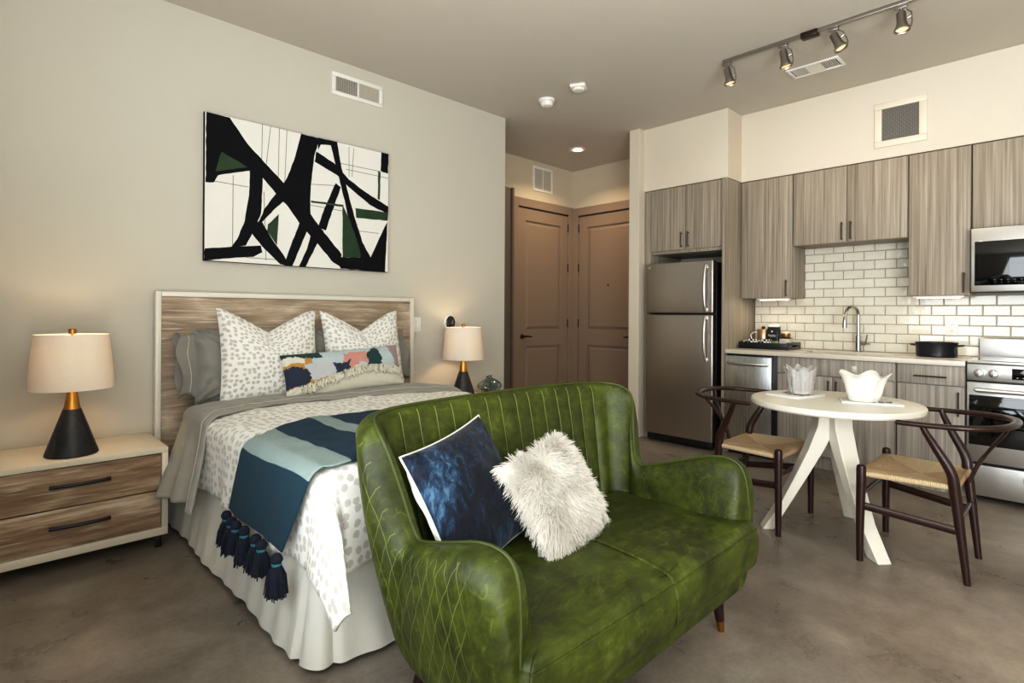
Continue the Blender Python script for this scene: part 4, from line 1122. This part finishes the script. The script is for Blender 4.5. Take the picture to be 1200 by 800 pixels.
m = M(); m.grid(lambda a, b: w_(*seat_pt(a, b, 1)), 28, 28); m.grid(lambda a, b: w_(*seat_pt(a, b, 0)), 28, 28, flip=True)
def edge_loop(i, nn=28):
    k = i/nn; return k
loop = [seat_pt(i/28, 0, 1) for i in range(28)]+[seat_pt(1, i/28, 1) for i in range(28)]+[seat_pt(1-i/28, 1, 1) for i in range(28)]+[seat_pt(0, 1-i/28, 1) for i in range(28)]
m.tube([w_(p[0]*1.0, p[1], .431) for p in loop], .0135, 10, closed=True, rx=.010)
obj('seat', m, CORD.mat, ch, sharp=60)
dup(ch, (3.425, 1.355, 0), PI, 'dark wishbone chair with woven cord seat nearest the fridge')

# magazines and bowls on the table
def magazine(c, rz, w, h, t_, label, seed):
    m = M(); m.box((-w/2, -h/2, 0), (w/2, h/2, t_), .0015)
    rng = random.Random(seed)
    z = t_+.0003
    for k in range(9):
        x = rng.uniform(-w*.42, w*.2); y = rng.uniform(-h*.42, h*.3); a = rng.uniform(.02, w*.3); b = rng.uniform(.006, .03)
        m.box((x, y, t_-.001), (min(x+a, w*.46), min(y+b, h*.46), z+.0001*k), 0, 1)
    m.xf(Matrix.Translation(c) @ Matrix.Rotation(rz, 4, 'Z'))
    return tag(obj('magazine', m, [plain('paper_white', '#d8d6d0', .5), plain('magazine_print', '#5a5a60', .5)], sharp=30), label, 'magazine', 'magazines on the table')
zt = .7412
magazine((3.455, 1.165, zt), -.25, .27, .20, .014, 'white magazine under the clear bowl near the fridge side', 3)
magazine((3.50, .80, zt), .35, .20, .28, .010, 'printed magazine under the opaque white bowl', 9)
GLASS = N('frosted_glass'); GLASS.set(base=lin('#ffffff'), rough=.04, trans=.86, ior=1.45, alpha=1)
CERAM = plain('white_glazed_ceramic', '#e4e1da', .18, var=.02, coat=.5)
def petal_bowl(c, w0, w1, h, mat, label, name, seg, rz, flare=1.0):
    """w0/w1: foot and rim radius, h: height"""
    m = M(); t_ = .005
    outer = [(0, 0), (w0*.9, 0), (w0, .004), (lerp(w0, w1, .25), h*.3), (lerp(w0, w1, .45), h*.62), (lerp(w0, w1, .68), h*.84), (lerp(w0, w1, .95), h*.96), (w1, h*.985)]
    inner = [(w1-t_*.4, h*.995), (lerp(w0, w1, .66)-t_, h*.87), (lerp(w0, w1, .45)-t_, h*.63), (lerp(w0, w1, .25)-t_, h*.3), (w0-t_, .010), (0, .008)]
    def md(a, i, r, z):
        k = smooth(.25*h, h, z); c_ = math.cos((a+rz)*seg)
        pet = 1-2*abs(math.sin((a+rz)*seg/2))**.6 if False else c_
        return (r*(1+.05*c_*(1-k)+.12*k*c_), z*(1+.10*k*c_))
    m.lathe([(r, z) for r, z in outer+inner], c, 120, mod=md); return tag(obj(name, m, mat, sharp=50), label, 'bowl', 'petal bowls on the table')
petal_bowl((3.435, 1.13, zt+.0145), .058, .086, .155, GLASS.mat, 'clear glass petal bowl on the table near the fridge side', 'petal_bowl', 8, .3)
petal_bowl((3.462, .822, zt+.0108), .072, .118, .145, CERAM, 'opaque white petal bowl on the printed magazine', 'petal_bowl', 5, .1)

# ------------------------------------------------------------------ kitchen
def bar_handle(parent, p0, p1, out, mat=BRONZE, r=.005, so=.028):
    p0, p1 = Vector(p0), Vector(p1); o_ = Vector(out); d = (p1-p0).normalized()
    m = M(); m.tube([p0+o_*so-d*.012, p1+o_*so+d*.012], r, 10)
    for p in (p0, p1): m.tube([p-o_*.001, p+o_*so], r*.85, 8)
    return obj('handle', m, mat, parent)
OUTX = (-1, 0, 0)
def cab(name, label, x, y0, y1, z0, z1, doors, mat, group, handles, depth, drawer=None):
    """carcass with separate door fronts at x; handles: per door (ya, za, yb, zb)"""
    t = thing(name, label, 'cabinet', ((x+XK)/2, (y0+y1)/2, z0), group)
    m = M(); m.box((x+.021, y0, z0), (depth, y1, z1), .001); obj('carcass', m, mat, t)
    for (a, b, c, d), hd, kind in zip(doors, handles, drawer or ['door']*len(doors)):
        m = M(); m.box((x, a, c), (x+.019, b, d), .0015); dr = obj(kind, m, mat, t)
        if hd: bar_handle(dr, (x, hd[0], hd[1]), (x, hd[2], hd[3]), OUTX)
    return t
UX = 5.03; g = .0025; DB = XK-.012
GU = 'grey laminate upper cabinets'
zt_ = 2.428
cab('wall_cabinet', 'tall grey single-door wall cabinet beside the fridge panel', UX, 1.728, 2.173, 1.366, zt_, [(1.728+g, 2.172-g, 1.368, zt_-g)], CABZ, GU, [(1.772, 1.39, 1.772, 1.51)], XK-.016)
cab('wall_cabinet', 'short two-door wall cabinet above the kitchen sink', UX, .908, 1.722, 1.81, zt_, [(1.316+g, 1.722-g, 1.812, zt_-g), (.908+g, 1.316-g, 1.812, zt_-g)], CABZ, GU, [(1.348, 1.84, 1.348, 1.96), (1.284, 1.84, 1.284, 1.96)], XK-.001)
cab('wall_cabinet', 'tall grey single-door wall cabinet left of the microwave', UX, .540, .904, 1.366, zt_, [(.540+g, .904-g, 1.368, zt_-g)], CABZ, GU, [(.575, 1.395, .575, 1.515)], XK-.016)
cab('wall_cabinet', 'grey wall cabinet above the microwave', UX, -.235, .535, 1.83, zt_, [(.15+g, .535-g, 1.832, zt_-g), (-.235+g, .15-g, 1.832, zt_-g)], CABZ, GU, [None, None], XK-.001)
fcab = cab('fridge_cabinet', 'deep two-door grey cabinet above the fridge', 4.75, 2.203, 2.952, 1.80, zt_, [(2.578+g, 2.952-g, 1.83, zt_-g), (2.203+g, 2.578-g, 1.83, zt_-g)], CABZ, None, [(2.612, 1.86, 2.612, 1.98), (2.545, 1.86, 2.545, 1.98)], XK-.001)
m = M(); m.box((4.70, 2.177, 0), (XK-.001, 2.201, zt_), .001); obj('side_panel', m, CABZ, fcab)['label'] = 'tall grey side panel reaching the floor'
m = M(); m.box((4.765, 2.955, 0), (XK-.001, 3.028, zt_), .001); obj('filler_strip', m, CABZ, fcab)
# base units
KX = 4.73; zb1 = .876
t = cab('base_cabinet', 'grey sink base cabinet with false front and two doors', KX, .922, 1.737, .11, .879, [(.925, 1.735, .745, zb1), (1.331, 1.735, .115, .739), (.925, 1.327, .115, .739)], CABZ2, 'grey base cabinets', [None, (1.352, .62, 1.352, .70), (1.298, .62, 1.298, .70)], XK-.02, ['false_front', 'door', 'door'])
LATCH = plain('clear_latch', '#c9c6bd', .3)
m = M(); m.box((4.722, 1.165, .79), (4.731, 1.20, .835), .004); cyl(m, [(.011, 0), (.011, .008), (0, .009)], (4.722, 1.182, .812), '-x', 16); obj('child_latch', m, LATCH, t)
cab('base_cabinet', 'grey base cabinet with one drawer over a door beside the range', KX, .532, .915, .11, .879, [(.535, .912, .745, zb1), (.535, .912, .115, .739)], CABZ2, 'grey base cabinets', [(.64, .80, .80, .80), (.566, .555, .566, .695)], XK-.02, ['drawer', 'door'])
m = M(); m.box((4.80, .532, 0), (4.82, 2.17, .108)); struct('trim_2', m, CABZ2, flat=True)
# dishwasher
t = thing('dishwasher', 'stainless dishwasher with curved bar handle under the counter', 'dishwasher', (5.0, 1.95, 0))
m = M(); m.box((4.75, 1.742, .11), (XK-.03, 2.172, .878), .002); obj('tub', m, BLACK, t)
m = M(); m.box((4.705, 1.775, .125), (4.749, 2.17, .862), .004); d = obj('door', m, steel('dishwasher_steel', '#c6caca', .27, 'z'), t)
m = M(); pts = [(4.705-.004-.036*math.sin(PI*i/16)**.6, lerp(1.80, 2.145, i/16), .800) for i in range(17)]; m.tube(pts, .012, 12, rx=.008, up=(0, 0, 1)); obj('handle', m, STEELH, d)
m = M(); m.box((4.79, 1.775, 0), (4.80, 2.17, .11)); obj('kick_plate', m, BLACK, t)
# countertop with sink cut-out
t = thing('countertop', 'pale quartz kitchen countertop between fridge panel and range', 'countertop', (5.03, 1.35, .88))
sy0, sy1, sx0, sx1 = 1.02, 1.62, 4.86, 5.20
m = M(); za, zb = .8795, .915
m.box((4.715, .532, za), (sx0, 2.175, zb), .003); m.box((sx1, .532, za), (XK-.0005, 2.175, zb), .003); m.box((sx0-.004, .532, za), (sx1+.004, sy0, zb), .003); m.box((sx0-.004, sy1, za), (sx1+.004, 2.175, zb), .003)
obj('worktop', m, STONE, t)
t = thing('kitchen_sink', 'undermount stainless kitchen sink set into the countertop', 'sink', (5.03, 1.32, .70))
m = M(); w0 = .004
for (a, b) in (((sx0, sy0, .70), (sx1, sy1, .704)), ((sx0, sy0, .704), (sx0+w0, sy1, .878)), ((sx1-w0, sy0, .704), (sx1, sy1, .878)), ((sx0+w0, sy0, .704), (sx1-w0, sy0+w0, .878)), ((sx0+w0, sy1-w0, .704), (sx1-w0, sy1, .878))): m.box(a, b)
obj('basin', m, STEELH, t); m = M(); m.lathe([(0, 0), (.04, 0), (.042, .003), (.03, .002), (0, .001)], (5.03, 1.32, .704), 24); obj('drain', m, CHROME, t)
t = thing('kitchen_faucet', 'chrome gooseneck pull-down faucet behind the sink', 'faucet', (5.27, 1.288, .915))
fx, fy = 5.27, 1.288
m = M(); m.lathe([(0, 0), (.026, 0), (.026, .006), (.021, .012), (.020, .13), (.014, .136), (0, .136)], (fx, fy, .9155), 24); obj('faucet_body', m, CHROME, t)
pts = [(fx, fy, 1.04), (fx, fy, 1.20)]+[(fx-.075+.075*math.cos(a), fy+.028*(1-math.cos(a)), 1.215+.075*math.sin(a)) for a in [PI*i/12 for i in range(0, 12)]]+[(fx-.152, fy+.058, 1.20)]
m = M(); m.tube(pts, .0125, 14); obj('gooseneck', m, CHROME, t)
m = M(); m.tube([(fx-.152, fy+.058, 1.205), (fx-.156, fy+.06, 1.16), (fx-.158, fy+.061, 1.115)], [.014, .017, .018], 14); obj('spray_head', m, CHROME, t)
m = M(); m.tube([(fx, fy-.015, .985), (fx, fy-.055, .985)], .016, 12); m.tube([(fx, fy-.05, .985), (fx-.01, fy-.062, 1.03), (fx-.018, fy-.068, 1.06)], [.007, .006, .005], 10); m.tube([(fx, fy-.055, .985), (fx, fy-.085, .982)], .006, 10); obj('lever', m, CHROME, t)
# range
t = thing('kitchen_range', 'stainless freestanding electric range with black oven window', 'range', (5.0, .145, 0))
ry0, ry1, rx = -.238, .522, 4.70
m = M(); m.box((rx+.03, ry0, .03), (5.33, ry1, .905), .003); obj('range_body', m, FRIDGESIDE, t)
m = M(); m.box((rx+.002, ry0, .905), (5.30, ry1, .925), .004); m.box((rx+.04, ry0+.02, .9252), (5.28, ry1-.02, .9262), 0, 1); obj('cooktop', m, [STEELH, BLACKG], t)
m = M(); m.box((5.285, ry0, .92), (5.335, ry1, 1.062), .01, seg=3); obj('backguard', m, STEELH, t)
m = M(); m.box((rx+.004, ry0, .795), (rx+.04, ry1, .903), .004); cp = obj('control_panel', m, STEELH, t)
for ky in (.458, .386, -.10, -.17):
    m = M(); cyl(m, [(.029, 0), (.029, .004), (.024, .006), (.022, .026), (.018, .029), (0, .029)], (rx+.004, ky, .846), '-x', 28); m.box((rx-.032, ky-.004, .826), (rx-.02, ky+.004, .868), .002); obj('knob', m, STEELH, cp)
m = M(); m.box((rx+.0005, .01, .815), (rx+.006, .30, .885), .002); obj('display', m, BLACKG, cp)
LED = N('display_digits'); LED.set(base=lin('#b9d6e6'), emis=lin('#b9d6e6'), estr=.25)
m = M()
for k in range(4):
    yk = .235-k*.017
    for (a, b, c, d) in ((0, .002, .0, .02), (.009, .011, 0, .02), (0, .011, .018, .02), (0, .011, 0, .002)): m.box((rx-.0002, yk-b, .845+c), (rx+.001, yk-a, .845+d))
for k in range(5): m.box((rx-.0002, .27-k*.028, .826), (rx+.001, .285-k*.028-.03+.022, .829))
obj('digits', m, LED.mat, cp)
m = M(); m.box((rx+.002, ry0, .262), (rx+.036, ry1, .785), .005); m.box((rx+.0005, ry0+.012, .375), (rx+.004, ry1-.012, .70), .002, 1); od = obj('oven_door', m, [STEELH, BLACKG], t)
m = M(); m.tube([(rx-.045, ry0+.05, .738), (rx-.045, ry1-.05, .738)], .014, 14, rx=.011); 
for yy in (ry0+.06, ry1-.06): m.box((rx-.05, yy-.02, .728), (rx+.004, yy+.02, .75), .006)
obj('handle', m, STEELH, od)
m = M(); m.box((rx+.002, ry0, .045), (rx+.034, ry1, .246), .005); dw = obj('drawer', m, STEELH, t)
m = M(); m.box((rx-.001, .045, .165), (rx+.006, .245, .205), .003); m.box((rx-.0015, .055, .172), (rx+.003, .235, .190), .002, 1); obj('recessed_grip', m, [STEELH, BLACK], dw)
# microwave
t = thing('microwave', 'stainless over-the-range microwave with black glass door', 'microwave', (5.15, .145, 1.375))
mx = 4.955
m = M(); m.box((mx+.025, ry0, 1.378), (XK-.02, .532, 1.825), .003); obj('microwave_body', m, BLACK, t)
m = M(); m.box((mx, ry0, 1.385), (mx+.024, .532, 1.823), .006); dr = obj('door', m, STEELH, t)
m = M(); m.box((mx-.003, ry0+.01, 1.428), (mx+.004, .512, 1.732), .008); obj('glass_window', m, BLACKG, dr)
m = M()
for k in range(6):
    m.box((mx-.0036, .40-k*.034, 1.462), (mx-.0028, .412-k*.034, 1.468)); m.box((mx-.0036, .40-k*.034, 1.446), (mx-.0028, .408-k*.034, 1.450))
obj('button_marks', m, plain('grey_print', '#4b5056', .5), dr)
# undercabinet strips
STRIP = N('led_strip'); STRIP.set(base=lin('#fff3df'), emis=lin('#ffe2ba'), estr=7.0)
for (a, b, lab) in ((1.78, 2.02, 'lit LED strip under the wall cabinet beside the fridge panel'), (.60, .86, 'lit LED strip under the wall cabinet left of the microwave')):
    t = thing('undercabinet_light', lab, 'light strip', (5.12, (a+b)/2, 1.35), 'under-cabinet lights')
    m = M(); m.box((5.06, a-.02, 1.352), (5.10, b+.02, 1.3655), .002); obj('strip_housing', m, WHITE, t)
    m = M()
    for k in range(9):
        y = lerp(a, b, (k+.5)/9); m.box((5.064, y-.010, 1.3485), (5.094, y+.010, 1.352))
    obj('led', m, STRIP.mat, t)
# fridge
t = thing('refrigerator', 'stainless top-freezer refrigerator between partition wall and grey panel', 'refrigerator', (5.0, 2.62, 0))
fy0, fy1 = 2.262, 2.945
m = M(); m.box((4.735, fy0, .03), (5.32, fy1, 1.69), .006); obj('fridge_body', m, FRIDGESIDE, t)
def fdoor(nm, z0, z1):
    m = M(); m.box((4.660, fy0, z0), (4.730, fy1, z1), .012, seg=4); return obj(nm, m, STEEL, t)
d1 = fdoor('freezer_door', 1.228, 1.705); d2 = fdoor('fridge_door', .075, 1.217)
for (d, z0, z1) in ((d1, 1.245, 1.66), (d2, .80, 1.205)):
    m = M(); pts = []
    for i in range(15):
        q = i/14; pts.append((4.66-.012-.035*math.sin(PI*min(1, max(0, q)))**.5, fy0+.062, lerp(z0, z1, q)))
    m.tube(pts, .012, 12, rx=.010, up=(0, 1, 0)); m.box((4.64, fy0+.05, z0-.004), (4.662, fy0+.074, z0+.03), .003); m.box((4.64, fy0+.05, z1-.03), (4.662, fy0+.074, z1+.004), .003)
    obj('handle', m, STEELH, d)
m = M(); cyl(m, [(.015, 0), (.015, .002), (.011, .0025), (.011, .0015), (0, .002)], (4.66, fy1-.04, 1.665), '-x', 24)
m.tube([(4.657, fy1-.04+.006*math.cos(a), 1.665+.006*math.sin(a)) for a in [i*.5 for i in range(11)]], .001, 6); obj('badge', m, CHROME, d1)
m = M(); m.box((4.69, fy0+.01, .015), (4.74, fy1-.01, .074), .003); obj('toe_grille', m, BLACK, t)
for ly in (fy0+.06, fy1-.06):
    m = M(); m.tube([(4.76, ly, 0), (4.76, ly, .035)], .02, 12); obj('foot', m, BLACK, t)

# pot
t = thing('black_pot', 'black enamel pot with two loop handles on the counter', 'pot', (5.12, .745, .9155))
m = M(); m.lathe([(0, .003), (.115, .0), (.124, .008), (.126, .095), (.131, .104), (.128, .107), (.121, .104), (.119, .02), (0, .014)], (5.12, .745, .9155), 48); obj('pot_body', m, NAVYB, t)
for sy in (-1, 1):
    m = M(); m.tube([(5.12-.028, .745+sy*.122, .998), (5.12-.026, .745+sy*.150, 1.002), (5.12, .745+sy*.158, 1.003), (5.12+.026, .745+sy*.150, 1.002), (5.12+.028, .745+sy*.122, .998)], .007, 8, rx=.009); obj('handle', m, NAVYB, t)
# tray with its contents
ty0, ty1, tx0, tx1 = 1.735, 2.155, 4.95, 5.27
t = thing('serving_tray', 'black wooden serving tray with slot handles on the counter', 'tray', ((tx0+tx1)/2, (ty0+ty1)/2, .9155))
m = M(); m.box((tx0, ty0, .9155), (tx1, ty1, .925), .002); m.box((tx0, ty0, .925), (tx0+.012, ty1, .972), .002); m.box((tx1-.012, ty0, .925), (tx1, ty1, .972), .002)
for (y0, y1) in ((ty0, ty0+.012), (ty1-.012, ty1)):
    m.box((tx0+.012, y0, .925), (tx1-.012, y1, .937), .001); m.box((tx0+.012, y0, .954), (tx1-.012, y1, .978), .001); m.box((tx0+.012, y0, .937), (tx0+.09, y1, .954), .001); m.box((tx1-.09, y0, .937), (tx1-.012, y1, .954), .001)
obj('tray_body', m, NAVYB, t)
tz = .9253
PATT = N('black_white_pattern'); co = PATT.coord(); ck = PATT.n('TexChecker'); ck.inputs['Scale'].default_value = 62; PATT.l(co, ck.inputs['Vector'])
PATT.set(base=PATT.mix(ck.outputs['Fac'], lin('#e8e4da'), lin('#1d1b1a')), rough=.25)
def mug(c, label, ang):
    t = thing('patterned_mug', label, 'mug', c, 'patterned mugs on the tray')
    m = M(); m.lathe([(0, 0), (.030, 0), (.036, .006), (.040, .055), (.0405, .062), (.037, .061), (.034, .012), (0, .008)], c, 32); obj('mug_body', m, PATT.mat, t); t.scale = (1.22, 1.22, 1.22)
    m = M(); u = Vector((math.cos(ang), math.sin(ang), 0))
    m.tube([Vector(c)+u*.037+Vector((0, 0, .05)), Vector(c)+u*.06+Vector((0, 0, .046)), Vector(c)+u*.062+Vector((0, 0, .024)), Vector(c)+u*.036+Vector((0, 0, .014))], .004, 8); obj('handle', m, CERAM, t)
mug((5.02, 2.06, tz), 'black and white patterned mug at the fridge end of the tray', 1.75)
mug((5.02, 1.945, tz), 'black and white patterned mug in front of the coffee bag', 1.9)
TINP = plain('copper_canister', '#b29a80', .3, .8)
t = thing('canister', 'copper toned canister with black knob lid and wire handle on the tray', 'canister', (5.19, 2.03, tz))
m = M(); m.lathe([(0, 0), (.042, 0), (.044, .004), (.044, .125), (.040, .132), (0, .134)], (5.19, 2.03, tz), 32); obj('canister_body', m, TINP, t); t.scale = (1.22, 1.22, 1.22)
m = M(); m.lathe([(0, .134), (.010, .134), (.014, .142), (.012, .152), (0, .155)], (5.19, 2.03, tz), 16); obj('lid_knob', m, BLACK, t)
m = M(); m.tube([(5.19, 2.03+.044, tz+.04), (5.185, 2.03+.085, tz+.055), (5.185, 2.03+.095, tz+.085), (5.185, 2.03+.075, tz+.105), (5.19, 2.03+.044, tz+.11)], .004, 8); obj('handle', m, CERAM, t)
# coffee bag with white script
t = thing('coffee_bag', 'black coffee bag with pale script and green band on the tray', 'coffee bag', (5.16, 1.925, tz))
m = M()
def bag(a, b):
    an = 2*PI*a; z = b*.155; k = 1-.75*smooth(.6, 1, b); sq = lambda q: math.copysign(abs(q)**.5, q)
    return (5.16+.03*sq(math.cos(an))*k, 1.925+.047*sq(math.sin(an))*(1-.05*b), tz+z)
m.grid(bag, 40, 16, colf=lambda a, b: lin('#a9a578') if b < .34 else lin('#131318'))
bagm = N('bag_print'); at_ = bagm.n('Attribute', attribute_name='Col'); bagm.set(base=at_.outputs['Color'], rough=.4)
m.box((5.150, 1.886, tz+.150), (5.172, 1.964, tz+.166), .003)
obj('bag_body', m, bagm.mat, t); t.scale = (1.22, 1.22, 1.22)
m = M(); xx = 5.1285
for (zz, w, h) in ((.118, .010, .010),): m.lathe([(0, 0), (.006, 0), (.006, .0008), (0, .001)], n=14, M4=Matrix.Translation((xx-.0003, 1.928, tz+zz)) @ Matrix.Rotation(-PI/2, 4, 'Y'))
pts = [(xx, 1.955-i*.0022, tz+.088+.007*math.sin(i*1.35)+.002*math.sin(i*.5)) for i in range(25)]
m.tube(pts, .0014, 5); m.tube([(xx, 1.952, tz+.076), (xx, 1.905, tz+.078)], .0008, 5)
obj('script_lettering', m, CERAM, t)
t = thing('tea_tin', 'small pale patterned tin beneath a gold lidded jar on the tray', 'tin', (5.12, 1.81, tz))
TIN = N('marbled_tin'); co = TIN.coord(); f_ = TIN.noise(co, 45, 3, .5, 2); TIN.set(base=TIN.ramp(f_, [(.42, lin('#d8d4c6')), (.52, lin('#8f9088')), (.58, lin('#d8d4c6'))]), rough=.35)
m = M(); m.box((5.09, 1.775, tz), (5.15, 1.845, tz+.07), .005); obj('tin_body', m, TIN.mat, t); t.scale = (1.22, 1.22, 1.22)
m = M(); m.box((5.088, 1.773, tz+.07), (5.152, 1.847, tz+.076), .003); obj('tin_lid', m, BLACK, t)
t = thing('honey_jar', 'small gold lidded jar standing on the patterned tin', 'jar', (5.12, 1.81, tz+.0765*1.22))
m = M(); m.lathe([(0, 0), (.030, 0), (.032, .004), (.032, .030), (0, .032)], (5.12, 1.81, tz+.0765*1.22), 28); obj('jar_body', m, BRASS, t); t.scale = (1.22, 1.22, 1.22)
m = M(); m.lathe([(0, .031), (.033, .031), (.033, .042), (0, .043)], (5.12, 1.81, tz+.0765*1.22), 28); obj('jar_lid', m, WHITE, t)

# ------------------------------------------------------------------ lights
def area(name, loc, rot, sx, sy, power, col, spread=PI):
    l = bpy.data.lights.new(name, 'AREA'); l.shape = 'RECTANGLE'; l.size = sx; l.size_y = sy; l.energy = power; l.color = col; l.spread = spread
    o = bpy.data.objects.new(name, l); C.objects.link(o); o.location = loc; o.rotation_euler = rot; return o
def point(name, loc, power, col, r=.03):
    l = bpy.data.lights.new(name, 'POINT'); l.energy = power; l.color = col; l.shadow_soft_size = r
    o = bpy.data.objects.new(name, l); C.objects.link(o); o.location = loc; return o
def spot(name, loc, rot, power, col, ang=1.6, blend=.6, r=.03):
    l = bpy.data.lights.new(name, 'SPOT'); l.energy = power; l.color = col; l.spot_size = ang; l.spot_blend = blend; l.shadow_soft_size = r
    o = bpy.data.objects.new(name, l); C.objects.link(o); o.location = loc; o.rotation_euler = rot; return o
for k, (a, b, z0, z1) in enumerate(wins):
    area('window_daylight', (WX+.32, (a+b)/2, (z0+z1)/2), (0, -PI/2-.52, 0), z1-z0-.1, b-a-.1, (152, 52)[k], (.95, .985, 1.0))
area('added_ceiling_fill', (-.12, -1.5, .12), (PI, .25, 0), .8, 2.2, 66, (1.0, .97, .92))  # added upward fill light behind the camera, brightens the ceiling
WARM = (1.0, .86, .66)
for (x, y) in (LL, LR): point('lamp_glow', (x, y, .516+.47), 7, WARM, .03)
area('entry_downlight', (4.78, 3.905, ZC-.02), (0, 0, 0), .11, .11, 9, (1, .78, .52), 2.4)
for y in (1.775, 1.39, 1.09, .735): spot('track_glow', (3.86, y, 2.86), (0, -.75, 0), 5, (1, .88, .72), 2.3, .9)
for (a, b) in ((1.78, 2.02), (.60, .86)): area('strip_glow', (5.14, (a+b)/2, 1.345), (0, .25, 0), .05, b-a, .7, (1, .85, .64))

w = bpy.data.worlds.new('daylight_sky'); bpy.context.scene.world = w; w.use_nodes = True
bg = w.node_tree.nodes['Background']; bg.inputs[0].default_value = (.75, .85, 1, 1); bg.inputs[1].default_value = 1.0

# ------------------------------------------------------------------ camera
F_, YAW, ROLL, HOR, H = 644.3, R(45.954), R(.3466), 367.4, 1.215
fwd = Vector((math.cos(YAW), math.sin(YAW), 0)); r0 = Vector((math.sin(YAW), -math.cos(YAW), 0)); u0 = Vector((0, 0, 1))
rr_ = r0*math.cos(ROLL)+u0*math.sin(ROLL); uu_ = -r0*math.sin(ROLL)+u0*math.cos(ROLL)
cd = bpy.data.cameras.new('camera'); cam = bpy.data.objects.new('camera', cd); C.objects.link(cam)
cam.matrix_world = Matrix(((rr_.x, uu_.x, -fwd.x, 0), (rr_.y, uu_.y, -fwd.y, 0), (rr_.z, uu_.z, -fwd.z, H), (0, 0, 0, 1)))
cd.sensor_width = 36; cd.lens = F_/1200*36; cd.shift_y = -(400-HOR)/1200; cd.clip_start = .05
sc = bpy.context.scene; sc.camera = cam
vs_ = sc.view_settings; vs_.view_transform = 'Standard'; vs_.look = 'None'; vs_.exposure = 0.30
vs_.use_curve_mapping = True; cv_ = vs_.curve_mapping; c3 = cv_.curves[3]
for p_ in ((.06, .04), (.22, .19), (.55, .585), (.85, .87)): c3.points.new(*p_)
c3.points[-1].location = (1.35, 1.0)
cv_.clip_max_x = 2.0; cv_.use_clip = False; cv_.update()
sc.cycles.use_denoising = True
sc.cycles.max_bounces = 8; sc.cycles.diffuse_bounces = 4; sc.cycles.glossy_bounces = 4; sc.cycles.sample_clamp_indirect = 6
